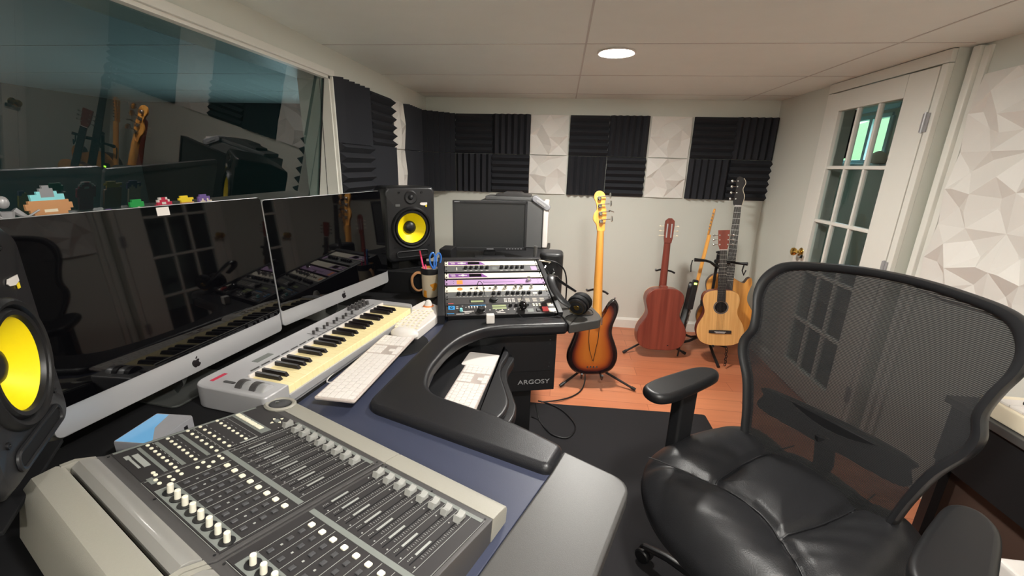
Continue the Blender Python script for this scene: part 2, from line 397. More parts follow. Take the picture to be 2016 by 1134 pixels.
# baseboards
def base(name, x0, x1, y0, y1, ax):
    g = G()
    if ax == 'x': g.prism([(0, 0), (.014, 0), (.014, .075), (.009, .082), (.004, .092), (0, .095)], y0, y1, T=axes((x0, 0, 0), (1 if x1 > x0 else -1, 0, 0), (0, 0, 1), (0, 1, 0)))
    else: g.prism([(0, 0), (.014, 0), (.014, .075), (.009, .082), (.004, .092), (0, .095)], x0, x1, T=axes((0, y0, 0), (0, -1, 0), (0, 0, 1), (1, 0, 0)))
    struct(name, g, M['trim'])
base('baseboard_back', XL, XR, YB, 0, 'y'); base('baseboard_right', XR, XR-.1, 3.04, YB, 'x'); base('baseboard_left', XL, XL+.1, YN, YB, 'x')
# door casing and leaf
g = G(); xf = XR-.022
g.box(xf, XR+.001, YS+.001, DY0-.003, 0, DZ+.005, .003); g.box(xf, XR+.001, DY1+.003, DY1+.055, 0, DZ+.005, .003); g.box(xf, XR+.001, YS+.001, DY1+.055, DZ+.007, ZC-.003, .003)
struct('trim_door', g, M['trim'])
g = G(); g.box(XP-.030, XP+.001, 2.125, 2.160, 0, ZC-.004, .006); g.box(XP-.014, XP+.001, 2.092, 2.125, 0, ZC-.01, .004); struct('trim_panel_wall', g, M['trim'])
g = G(); X0, X1 = XR-.025, XR+.012
GY0, GY1, GZ1, ROW = 2.395, 2.893, 1.757, .3222
GZ0 = GZ1-5*ROW+.02
g.box(X0, X1, DY0, GY0, .01, DZ, .003); g.box(X0, X1, GY1, DY1, .01, DZ, .003); g.box(X0, X1, GY0, GY1, GZ1, DZ); g.box(X0, X1, GY0, GY1, .01, GZ0)
door = struct('door_1', g, M['trim'])
g = G()
for k in range(1, 5): g.box(X0+.004, X1-.004, GY0, GY1, GZ1-k*ROW-.010, GZ1-k*ROW+.010, .004)
for k in range(1, 3): yy = GY0+k*(GY1-GY0)/3; g.box(X0+.006, X1-.006, yy-.009, yy+.009, GZ0, GZ1, .004)
g.build('glazing_bars', M['trim'], door)
g = G(); g.tri([(XR-.004, GY0, GZ0), (XR-.004, GY1, GZ0), (XR-.004, GY1, GZ1), (XR-.004, GY0, GZ1)], [(0, 1, 2, 3)]); g.build('door_pane', M['doorglass'], door)
g = G(); T = axes((X0, 2.95, .895), (0, 1, 0), (0, 0, 1), (-1, 0, 0))
g.lathe([(0, 0), (.026, 0), (.028, .003), (.024, .008), (.011, .012), (.010, .03), (.022, .036), (.027, .048), (.024, .058), (.014, .064), (0, .066)], 20, T=T); g.build('door_knob', M['brass'], door)
g = G()
for z in (1.63, .95, .25): g.cyl((X0-.004, DY0-.001, z-.045), (X0-.004, DY0-.001, z+.045), .005, seg=8); g.box(X0-.002, X0+.001, DY0-.02, DY0+.018, z-.04, z+.04)
g.build('hinge', M['silver'], door)
g = G(); g.box(X0-.03, X0-.012, 2.90, 2.93, .86, .885, .003); g.build('door_latch', M['steel'], door)
# hall beyond the door
g = G(); g.box(XR+T_, 3.0, -.5, 6.2, -.08, 0); struct('floor_hall', g, M['midgrey'])
g = G(); g.box(XR+T_, 3.1, -.5, 6.2, 2.15, 2.2); struct('ceiling_hall', g, M['ceil'])
g = G(); HY0, HY1, HZ0, HZ1 = 4.53, 5.6, 1.53, 1.93
g.box(3.0, 3.1, -.5, HY0, 0, 2.15); g.box(3.0, 3.1, HY1, 6.2, 0, 2.15); g.box(3.0, 3.1, HY0, HY1, 0, HZ0); g.box(3.0, 3.1, HY0, HY1, HZ1, 2.15); struct('wall_hall_right', g, M['wall'])
g = G(); g.box(XR+T_, 3.1, 6.2, 6.3, 0, 2.15); struct('wall_hall_back', g, M['wall'])
g = G(); g.box(XR+T_, 3.1, -.6, -.5, 0, 2.15); struct('wall_hall_near', g, M['wall'])
g = G(); g.box(XR+.02, XR+T_, YB+.1, 6.2, 0, 2.15); g.box(XR+T_-.03, XR+T_, -.5, YB+.1, ZC+.06, 2.15); struct('wall_hall_left', g, M['wall'])
g = G()
for y in (HY0, 4.80, 5.17, HY1): g.box(2.98, 3.02, y-.022, y+.022, HZ0, HZ1, .004)
g.box(2.98, 3.02, HY0, HY1, HZ0-.03, HZ0+.01, .004); g.box(2.98, 3.02, HY0, HY1, HZ1-.01, HZ1+.03, .004); g.box(2.93, 3.02, HY0-.08, HY1, HZ0-.05, HZ0-.03, .004); g.box(2.96, 3.0, HY0-.1, HY1+.1, HZ1+.06, HZ1+.1, .004)
M['coolframe'] = mat('daylight tinted window frame', srgb(190, 222, 230), .5, noise=.02)  # cool daylight on the frame put into its pale blue
struct('window_2', g, M['coolframe'])
g = G(); g.grid(lambda u, v: (3.1+u*14, 2+v*14-2, .9+u*5), 8, 8); o = g.build('lawn', M['grass']); o['kind'] = 'structure'

# ------------------------------------------------------------------ acoustic foam tiles
def foam_mesh(vert, w=.312, h=.312):
    g = G(); n = 6; d0, d1 = .012, .05
    L = w if vert else h
    pts = [(0, 0)]
    p = L/n
    pts = [(0, 0), (L, 0)]
    for k in range(n): pts += [(L-k*p, d0), (L-(k+.5)*p, d1)]
    pts += [(0, d0)]
    if vert: g.prism(pts, 0, h, T=axes((-w/2, 0, -h/2), (1, 0, 0), (0, -1, 0), (0, 0, 1)))
    else: g.prism(pts, 0, w, T=axes((-w/2, 0, -h/2), (0, 0, 1), (0, -1, 0), (1, 0, 0)))
    return g
fv = foam_mesh(True).build('foam_tile', M['foam'], angle=20); fh = foam_mesh(False).build('foam_tile', M['foam'], angle=20)
used = {}
def foam(vert, x, y, z, rz, label):
    src = fv if vert else fh
    if src.name in used: o = src.copy(); COL.objects.link(o)
    else: o = src; used[src.name] = 1
    o.location = (x, y, z); o.rotation_euler = (0, 0, rz); tag(o, label, 'foam tile', 'acoustic foam tiles')
    return o
zt, zb = 1.643, 1.327
yb = YB-.002
def block(xc, pat, nm):
    for i, (dx, z) in enumerate(((-.1575, zt), (.1575, zt), (-.1575, zb), (.1575, zb))):
        pos = ['upper left', 'upper right', 'lower left', 'lower right'][i]
        foam(pat[i], xc+dx, yb, z, 0, 'dark foam tile, %s of block %s' % (pos, nm))
block(-.60, (0, 1, 1, 0), 'on the back wall above the small monitor')
block(.353, (0, 1, 1, 0), 'on the back wall behind the sunburst bass headstock')
block(1.322, (0, 1, 1, 0), 'on the back wall nearest the glazed door')
for y, i in ((2.345, 0), (2.710, 1)):
    for z, j in ((zt, 0), (zb+.01, 1)):
        o = foam((i+j+1) % 2, XL+.002, y, z, pi/2, 'dark foam tile on the left wall, %s %s of block beside the big window' % (['upper', 'lower'][j], ['near', 'far'][i]))
        o.scale = (1.155, 1, 1)
for z, j in ((zt, 0), (zb, 1)):
    foam(1, XL+.002, 3.285, z, pi/2, 'dark foam tile on the left wall just before the room corner, %s of two' % ['upper', 'lower'][j])
    foam(1, -1.04, 3.59, z, pi/4, 'dark foam tile bridging the far left room corner, %s of two' % ['upper', 'lower'][j])
o = foam(1, XR+T_+.35, 3.18, 1.62, pi/2+.1, 'dark foam tile hanging beyond the glazed door, seen through its top pane'); o.location = (1.80, 3.31, 1.66); o.rotation_euler = (0, pi/2, 0)

# ------------------------------------------------------------------ white faceted wall panels
from mathutils.geometry import delaunay_2d_cdt
def facet(seed, w=.31, h=.31, d=.034):
    r = random.Random(seed)
    P = [(0, 0, .15), (1, 0, .15), (1, 1, .15), (0, 1, .15), (.5, 0, .55), (1, .5, .55), (.5, 1, .55), (0, .5, .55)]
    I = [(.26, .26, 0), (.50, .48, 1), (.76, .26, .05), (.74, .70, 0), (.30, .74, .95), (.52, .22, .8), (.18, .48, .1), (.84, .48, .9), (.52, .84, .05)]
    P += [(x+r.uniform(-.06, .06), y+r.uniform(-.06, .06), z) for x, y, z in I]
    if seed % 2: P = [(1-x, y, z) for x, y, z in P]
    v, e, f, *_ = delaunay_2d_cdt([Vector((p[0], p[1])) for p in P], [], [], 0, 1e-6)
    hs = [min(P, key=lambda p: (p[0]-q.x)**2+(p[1]-q.y)**2)[2] for q in v]
    g = G(); g.tri([((q.x-.5)*w, -.004-hh*d, (q.y-.5)*h) for q, hh in zip(v, hs)], f)
    g.box(-w/2, w/2, -.005, 0, -h/2, h/2)
    return g.build('wall_panel', M['panel'], flat=True)
fac = [facet(k) for k in range(3)]; fused = set()
def panel(k, x, y, z, rz, label, sx=1, grp='white faceted wall panels'):
    s = fac[k]
    if k in fused: o = s.copy(); COL.objects.link(o)
    else: o = s; fused.add(k)
    o.location = (x, y, z); o.rotation_euler = (0, 0, rz); o.scale = (sx, 1, 1)
    return tag(o, label, 'wall panel', grp)
panel(0, -.127, YB-.002, zt, 0, 'white faceted panel on the back wall above the computer tower, upper one')
panel(1, -.127, YB-.002, zb, 0, 'white faceted panel on the back wall above the computer tower, lower one')
panel(1, .836, YB-.002, zt, 0, 'white faceted panel on the back wall above the classical guitar, upper one')
panel(0, .836, YB-.002, zb, 0, 'white faceted panel on the back wall above the classical guitar, lower one')
panel(2, XL+.002, 3.01, zt, pi/2, 'white faceted panel on the left wall between foam blocks, upper one', .72)
panel(0, XL+.002, 3.01, zb, pi/2, 'white faceted panel on the left wall between foam blocks, lower one', .72)
rows = ['top', 'second', 'third', 'fourth']
cols = ['first', 'second', 'third', 'fourth', 'fifth']
for i in range(5):
    for j in range(3):
        panel((i*2+j) % 3, XP-.002, 1.936-i*.303, 1.652-j*.303, -pi/2, 'white faceted panel on the right wall, %s row down, %s column from the glazed door' % (rows[j], cols[i])).scale = (.977, 1.2, .977)

# ------------------------------------------------------------------ ceiling lamps
lampd = ['round lit ceiling lamp above the bass guitar end of the room', 'round lit ceiling lamp above the desk chair', 'round lit ceiling lamp at the near end behind the desk']
for i, (x, y) in enumerate(((.22, 2.26), (.30, .35), (.22, -1.0))):
    t = thing('ceiling_lamp', lampd[i], 'ceiling lamp', (x, y, ZC), group='recessed ceiling lamps')
    g = G(); g.lathe([(.078, 0), (.090, -.001), (.092, -.004), (.084, -.008), (.078, -.006)], 40); g.build('lamp_rim', M['white'], t)
    g = G(); g.lathe([(0, -.009), (.05, -.0085), (.078, -.004), (.078, -.001), (0, -.001)], 40); g.build('lamp_lens', M['lamp'], t)

# ------------------------------------------------------------------ floor mat
g = G(); g.prism(roundpoly([(-.9, -1.2), (.92, -1.2), (.92, 2.30), (-.9, 2.25)], .02), 0.0005, .008, .002); tag(g.build('floor_mat', M['mat']), 'large black floor mat under the desk chair', 'floor mat')

# ================================================================== STUDIO DESK
desk = thing('studio_desk', 'large black angled studio desk with padded armrest along the left wall', 'desk')
ZD = .75
g = G(); dt = [(-1.14, -.35), (-.48, -.35), (.008, .771), (.03, .80), (-.37, 1.03), (-.40, 1.37), (-.33, 1.55), (.02, 1.66), (-.02, 1.80), (-.14, 2.30), (-1.14, 2.38)]
g.prism(dt, ZD-.03, ZD, .003); g.build('desktop', M['lam'], desk)
g = G(); g.prism([(-1.138, -.34), (-.84, -.34), (-.70, .90), (-.605, 1.62), (-.59, 2.02), (-1.138, 2.02)], ZD+.0002, ZD+.0012); g.build('shaded_rear_deck', M['deepblack'], desk)  # thin black sheet paints the shade behind console and computers onto the desktop
g = G(); g.prism(roundpoly([(.0085, .771), (.040, .857), (.186, .772), (-.27, -.35), (-.478, -.35)], [0, .01, .045, 0, 0]), ZD-.032, ZD+.003, .006, 3); g.build('side_leaf', M['lamblack'], desk)
# armrest
out = [(.042, .853), (-.105, .943), (-.352, 1.04), (-.384, 1.17), (-.372, 1.33), (-.345, 1.44), (-.28, 1.535), (-.20, 1.58), (.062, 1.650), (.032, 1.755), (-.455, 1.608), (-.447, 1.515), (-.498, .947), (.010, .765)]
pp = roundpoly(out, [.024, .1, .07, .1, .06, .06, .06, .05, .024, .024, .06, .05, .05, .024], 6)
g = G(); g.prism(pp, .722, .772, .016, 5); g.build('armrest', M['pad'], desk, angle=60)
# far shelf leaf
g = G(); g.prism(roundpoly([(.034, 1.760), (.064, 1.652), (.203, 1.742), (.205, 1.80), (.163, 1.96), (-.04, 1.985)], [.004, .004, .03, .02, .02, 0]), .726, .766, .005, 3); g.build('side_shelf', M['lamblack'], desk)
# pedestal under the far wing and base
g = G(); ped = [(-.36, 1.615), (.015, 1.722), (-.10, 2.26), (-.52, 2.14)]
g.prism(ped, .42, .722, .004); g.prism([(-.34, 1.68), (-.09, 1.75), (-.17, 2.2), (-.50, 2.12)], .0, .42, .003)
g.prism([(-.34, 1.03), (-.28, 1.06), (-.30, 1.3), (-.36, 1.3)], .0, .65, .01)
p = g.build('pedestal', M['black'], desk)
yw = atan2(.107, .375)
Tf = axes((-.36, 1.615, .42), (cos(yw), sin(yw), 0), (0, 0, 1), (sin(yw), -cos(yw), 0))
g = G(); g.box(.05, .385, .10, .27, 0, .004, .002, T=Tf); g.build('rack_blank_panel', M['satin'], desk)
for x, y in ((.36, .12), (.36, .14), (.36, .23), (.36, .25)): g = G(); g.cyl(Tf @ Vector((x, y, .003)), Tf @ Vector((x, y, .006)), .003, seg=8); g.build('screw', M['steel'], desk)
text_mesh('brand_badge', 'ARGOSY', .030, M['silver'], desk, Tf @ TR(.295, .045, .001) @ Matrix.Scale(1.25, 4, (1, 0, 0)), .0008)
# body panels: near pedestal, modesty panel, rear riser
g = G(); g.prism([(-1.10, -.3), (-.55, -.3), (-.22, .55), (-.40, .72), (-1.10, .72)], 0, ZD-.03, .004); g.box(-1.12, -1.08, .7, 2.3, .05, ZD-.03); g.build('near_pedestal', M['deepblack'], desk)
g = G(); g.box(-1.13, -.70, 2.02, 2.37, ZD, .838, .004); g.box(-.90, -.66, 2.0, 2.04, ZD, .86, .003); g.build('riser', M['deepblack'], desk)
# keyboard tray with palm rest
tray = spline([(-.52, 1.60), (-.36, 1.66), (-.22, 1.60), (-.168, 1.565), (-.150, 1.52), (-.162, 1.43), (-.155, 1.35), (-.124, 1.25), (-.104, 1.17), (-.116, 1.09), (-.16, 1.02), (-.26, .97), (-.52, .97)], 6)
g = G(); g.prism(tray, .620, .655, .006, 3); tr = g.build('keyboard_tray', M['satin'], desk)
pr = spline([(-.205, 1.585), (-.185, 1.570), (-.172, 1.52), (-.184, 1.43), (-.178, 1.35), (-.148, 1.25), (-.128, 1.17), (-.140, 1.095), (-.18, 1.04), (-.222, 1.02), (-.222, 1.2), (-.212, 1.4)], 6)
g = G(); g.prism(pr, .6555, .676, .009, 4); g.build('palm_rest', M['pad'], tr)
g = G(); g.box(-.36, -.30, 1.0, 1.6, .60, .66); g.build('tray_rail', M['black'], tr)
# sloping rack bay
OR = Vector((-.454, 1.615, .774)); ya, ta = radians(15.7), radians(15.2)
RU = Vector((cos(ya), sin(ya), 0)); rb = Vector((-sin(ya), cos(ya), 0)); RV = rb*cos(ta)+Vector((0, 0, 1))*sin(ta); RN = RU.cross(RV)
TRK = axes(OR, RU, RV, RN)
g = G()
g.box(-.034, -.004, -.01, .512, -.06, .022, .003, T=TRK); g.box(.487, .510, .0, .512, -.05, .014, .003, T=TRK); g.box(-.034, .51, .491, .515, -.07, .02, .003, T=TRK)
g.box(-.01, .49, 0, .495, -.06, -.045, T=TRK)
g.build('rack_bay', M['bezel'], desk)
g = G(); g.prism([(-.66, 2.10), (-.60, 2.115), (-.13, 2.245), (-.11, 2.20), (-.075, 2.21), (-.10, 2.60), (-.06, 3.0), (-.72, 3.0)], .83, .868, .004); g.prism([(-.60, 2.22), (-.16, 2.28), (-.12, 2.95), (-.62, 2.95)], 0, .83, .004); g.build('rear_shelf', M['black'], desk)

# ------------------------------------------------------------------ rack units
def rack_unit(name, label, v0, v1, facem, base=.0, w=.483, u0=0.0):
    t = thing(name, label, 'rack unit'); t.matrix_world = TRK @ TR(u0, v0, 0)
    t.rotation_mode = 'QUATERNION'; t.matrix_world = TRK @ TR(u0, v0, 0)
    h = v1-v0
    g = G(); g.box(0, w, 0, h, .006, .010, .0008); g.build('faceplate', facem, t)
    g = G(); g.box(.01, w-.01, .002, h-.002, -.044, .006); g.build('chassis', M['black'], t)
    g = G()
    for x in (.008, w-.008):
        for y in (.008, h-.008): g.cyl((x, y, .010), (x, y, .0125), .0035, seg=10)
    g.build('rack_screws', M['bkeys'], t)
    return t, h
def kmesh(r, h, m, name='knob', seg=18, skirt=1.15):
    g = G(); g.mat(m); g.lathe([(r*skirt, 0), (r*skirt, h*.25), (r, h*.3), (r*.92, h*.94), (r*.84, h), (0, h)], seg)
    g.mat(M['white']); g.box(-.0006, .0006, r*.3, r*.9, h-.0002, h+.0004)
    return g.build(name)
def place(o, parent, pts, z=.010):
    first = True
    for p in pts:
        c = o if first else o.copy()
        if not first: COL.objects.link(c)
        c.parent = parent; c.location = (p[0], p[1], z); first = False
def strip(parent, name, x0, x1, y0, y1, m, z=.0102, th=.0004):
    g = G(); g.box(x0, x1, y0, y1, z-.0002, z+th); return g.build(name, m, parent)
for nm, v0, v1, lb in (('effects_unit', .443, .487, 'silver and purple rack unit at the top of the sloping rack'), ('effects_unit', .316, .362, 'silver and purple rack unit between the dark preamp and the lilac unit')):
    t, h = rack_unit(nm, lb, v0, v1, M['face']); t['group'] = 'silver and purple rack units'
    g = G(); g.prism([(.018, .005), (.21, .005), (.182, h-.005), (.018, h-.005)], .0099, .0106); g.build('purple_field', M['deeppurple'], t)
    strip(t, 'display', .118, .178, .010, h-.009, M['screen'], .0107)
    g = G(); g.box(.066, .108, h/2-.0035, h/2+.0035, .0105, .0112); g.lathe([(.009, 0), (.009, .001), (0, .001)], 14, T=TR(.087, h/2, .0105)); g.build('emblem', M['white'], t)
    g = G(); g.box(.026, .05, h*.62, h*.7, .0105, .0110); g.box(.032, .052, h*.34, h*.48, .0105, .0110); g.build('lettering', M['white'], t)
t, h = rack_unit('channel_preamp', 'dark rack preamp with two groups of black knobs under the top unit', .380, .437, M['midgrey'])
h = .05
strip(t, 'light_mark', .058, .062, .012, .042, M['face']); strip(t, 'end_plate', .44, .47, .006, .045, M['purple']); strip(t, 'meter', .24, .262, .015, .04, M['cstrip'])
k = kmesh(.009, .014, M['black']); place(k, t, [(.105+i*.027, .030) for i in range(5)]+[(.287+i*.027, .030) for i in range(5)])
g = G()
for i in range(5):
    for x0 in (.105, .287): g.box(x0+i*.027-.008, x0+i*.027+.004, .006, .010, .0100, .0106)
g.build('lettering', M['white'], t)
t, h = rack_unit('monitor_controller', 'lilac rack unit with a long slot and one silver knob', .253, .300, M['purple'])
strip(t, 'badge', .055, .083, .005, .040, M['orange']); g = G(); g.box(.182, .335, .018, .020, .0100, .0106); g.box(.182, .184, .018, .028, .010, .0106); g.build('slot_line', M['black'], t)
k = kmesh(.0115, .020, M['steel']); place(k, t, [(.405, .026)])
g = G()
for x in (.04, .45):
    for y in (.012, .034): g.cyl((x, y, .01), (x, y, .0108), .002, seg=8)
g.build('vent_holes', M['black'], t)
t, h = rack_unit('headphone_amp', 'cream rack unit with five silver knobs and a plugged lead', .190, .237, M['face'])
g = G(); g.lathe([(.013, 0), (.013, .0006), (0, .0006)], 16, T=TR(.068, .024, .0099)); g.build('badge', M['orange'], t)
k = kmesh(.0085, .018, M['steel']); place(k, t, [(x, .022) for x in (.234, .280, .328, .357, .405)])
g = G()
for x in (.12, .147, .18, .208): g.lathe([(.006, 0), (.006, .004), (.003, .004), (.003, .001), (0, .001)], 12, T=TR(x, .022, .0099))
g.build('jack_socket', M['steel'], t)
g = G(); g.tube(spline([(.147, .022, .012), (.150, .03, .030), (.158, .05, .036), (.172, .03, .034), (.176, -.01, .022), (.178, -.05, .018)], 6, False), .0016, 6); g.build('patch_lead', M['rubber'], t)
t, h = rack_unit('channel_strip', 'dark rack unit with one row of black knobs below the cream unit', .139, .187, M['midgrey'])
k = kmesh(.0085, .013, M['black']); place(k, t, [(x, .026) for x in (.06, .085, .11, .137, .162, .22, .246, .285, .31, .333, .36, .385, .44)])
g = G()
for i in range(26): g.box(.05+i*.0155, .055+i*.0155, .008, .0105, .0100, .0106)
g.box(.405, .425, .02, .032, .010, .0112); g.build('lettering', M['face'], t)
t, h = rack_unit('sampler_module', 'dark grey rack module with green display and large black dial', .086, .136, M['cdark'])
strip(t, 'display', .112, .168, .014, .028, M['lcd']); strip(t, 'display_surround', .105, .176, .009, .035, M['black'], .0100, .0004)
k = kmesh(.018, .014, M['black'], 'data_dial'); place(k, t, [(.216, .027)])
g = G()
for i in range(3):
    for j in range(3):
        for q in range(2): g.box(.262+i*.018+q*.007, .267+i*.018+q*.007, .010+j*.011, .016+j*.011, .0100, .0112)
g.build('keypad', M['white'], t)
g = G()
for i in range(4):
    for j in range(4): g.box(.325+i*.034, .345+i*.034, .011+j*.008, .013+j*.008, .0100, .0106)
g.build('lettering', M['face'], t)
strip(t, 'red_mark', .012, .035, .006, .010, M['red'])
t, h = rack_unit('mixer_module', 'black two-space rack mixer with blue marks at the foot of the rack', .001, .083, M['cpanel'])
k = kmesh(.016, .020, M['black'], 'volume_dial'); place(k, t, [(.152, .030)])
strip(t, 'display', .203, .265, .042, .055, M['lcd']); strip(t, 'display', .203, .265, .060, .073, M['lcd'])
g = G(); g.box(.012, .040, .046, .074, .0100, .0106); g.box(.006, .036, .014, .018, .010, .0106); g.box(.105, .175, .073, .076, .010, .0106); g.build('blue_mark', M['blue'], t)
g = G(); g.lathe([(.008, 0), (.008, .001), (.005, .001), (.005, 0)], 14, T=TR(.026, .060, .0106)); g.build('dial_ring', M['black'], t)
g = G()
for i in range(7):
    g.box(.100+i*.012, .102+i*.012, .052, .070, .0100, .0106); g.box(.098+i*.012, .104+i*.012, .060, .064, .010, .0125)
for x, y, w_ in ((.07, .03, .05), (.08, .022, .03), (.045, .052, .01), (.045, .065, .01), (.045, .010, .02), (.066, .010, .012), (.22, .012, .035), (.215, .02, .02), (.23, .026, .02), (.07, .07, .006), (.085, .060, .006), (.08, .012, .02)): g.box(x, x+w_, y, y+.003, .0100, .0106)
for i in range(6): g.cyl((.19+i*.027, .035, .0100), (.19+i*.027, .035, .012), .003, seg=8)
g.build('lettering', M['white'], t)
k = kmesh(.0075, .012, M['black']); place(k, t, [(x, .064) for x in (.285, .31, .335, .36)])
k = kmesh(.0065, .012, M['teal'], 'cyan_knob'); place(k, t, [(.066, .036)])
g = G()
for i in range(3):
    for j in range(2): g.box(.385+i*.014, .394+i*.014, .055+j*.012, .063+j*.012, .0100, .0135, .001)
g.build('push_button', M['btnw'], t)
g = G(); g.box(.42, .447, .013, .038, .0100, .020, .002); g.build('power_switch', M['red'], t)
g = G(); g.box(.394, .412, .015, .034, .0100, .015, .002); g.build('rocker_switch', M['black'], t)
g = G(); g.box(.45, .482, .010, .036, .0099, .0108); g.box(.452, .478, .055, .078, .0099, .0108); g.build('end_plate', M['face'], t)
g = G(); g.box(.355, .382, .012, .038, .0099, .0108); g.build('outlet_panel', M['cstrip'], t)

# ------------------------------------------------------------------ desktop computers
def computer(label, x, y, z, yaw, tilt, H, ch):
    t = thing('desktop_computer', label, 'computer', (x, y, z), (0, 0, 0), 'aluminium desktop computers')
    u = Vector((-sin(yaw), cos(yaw), 0)); nh = Vector((cos(yaw), sin(yaw), 0)); up = Vector((0, 0, 1))*cos(tilt)-nh*sin(tilt); n = u.cross(up)
    t.rotation_euler = Matrix((u, up, n)).transposed().to_euler()
    W_ = .65
    g = G(); rr = rrect(-W_/2, W_/2, 0, H, .014)
    g.prism(rr, -.012, 0, .0015); g.prism([(p[0]*.93, H/2+(p[1]-H/2)*.9) for p in rr], -.030, -.011, .006)
    g.build('housing', M['alu'], t)
    g = G(); g.prism([p for p in rrect(-W_/2+.001, W_/2-.001, ch, H-.001, .012)], .0, .0022, .0006, 1); g.build('screen', M['screen'], t)
    # emblem: bitten apple with a leaf
    s = .0135; cy = ch*.48
    pts = spline([(-.15, .62), (-.55, .72), (-.92, .35), (-.9, -.25), (-.55, -.85), (-.2, -.95), (0, -.86), (.25, -.95), (.6, -.8), (.88, -.38), (.62, -.12), (.52, .2), (.72, .5), (.45, .72), (.12, .62), (0, .56)], 4)
    g = G(); g.prism([(p[0]*s, cy-.002+p[1]*s) for p in pts], -.0002, .0006)
    lf = spline([(.0, .78), (.04, 1.1), (.36, 1.38), (.34, 1.02)], 4); g.prism([(p[0]*s, cy-.002+p[1]*s) for p in lf], -.0002, .0006)
    g.build('apple_emblem', M['bkeys'], t)
    inv = t.rotation_euler.to_matrix().inverted()
    g = G(); h = z-ZD-.002
    R = inv.to_4x4(); nn = Vector(nh)
    A = Vector(-nh*.05); 
    g.tube([R @ (A+Vector((0, 0, -h+.006))+(-nh*.05)), R @ (A+Vector((0, 0, -h*.2))), R @ (A+Vector((0, 0, .15)))], [.06, .06, .06], 12, flat=.12)
    T = R @ axes((-nh.x*.03, -nh.y*.03, -h), u, nh, (0, 0, 1))
    g.prism(rrect(-.10, .10, -.14, .045, .02), 0, .006, .002, T=R @ Matrix.Translation((0, 0, -h)) @ Matrix((u, nh, Vector((0, 0, 1)))).transposed().to_4x4() @ TR(0, -.02, 0))
    g.build('stand', M['shadealu'], t)
    return t
i1 = computer('large aluminium desktop computer at the near end of the desk, white note on its bezel', -1.001, .973, .810, -.112, .038, .467, .063)
i2 = computer('aluminium desktop computer on the far side of the desk next to the far speaker', -.898, 1.619, .822, -.201, .049, .446, .056)
g = G(); g.box(-.012, .020, .442, .463, .0024, .0030); g.build('sticky_note', M['white'], i1)

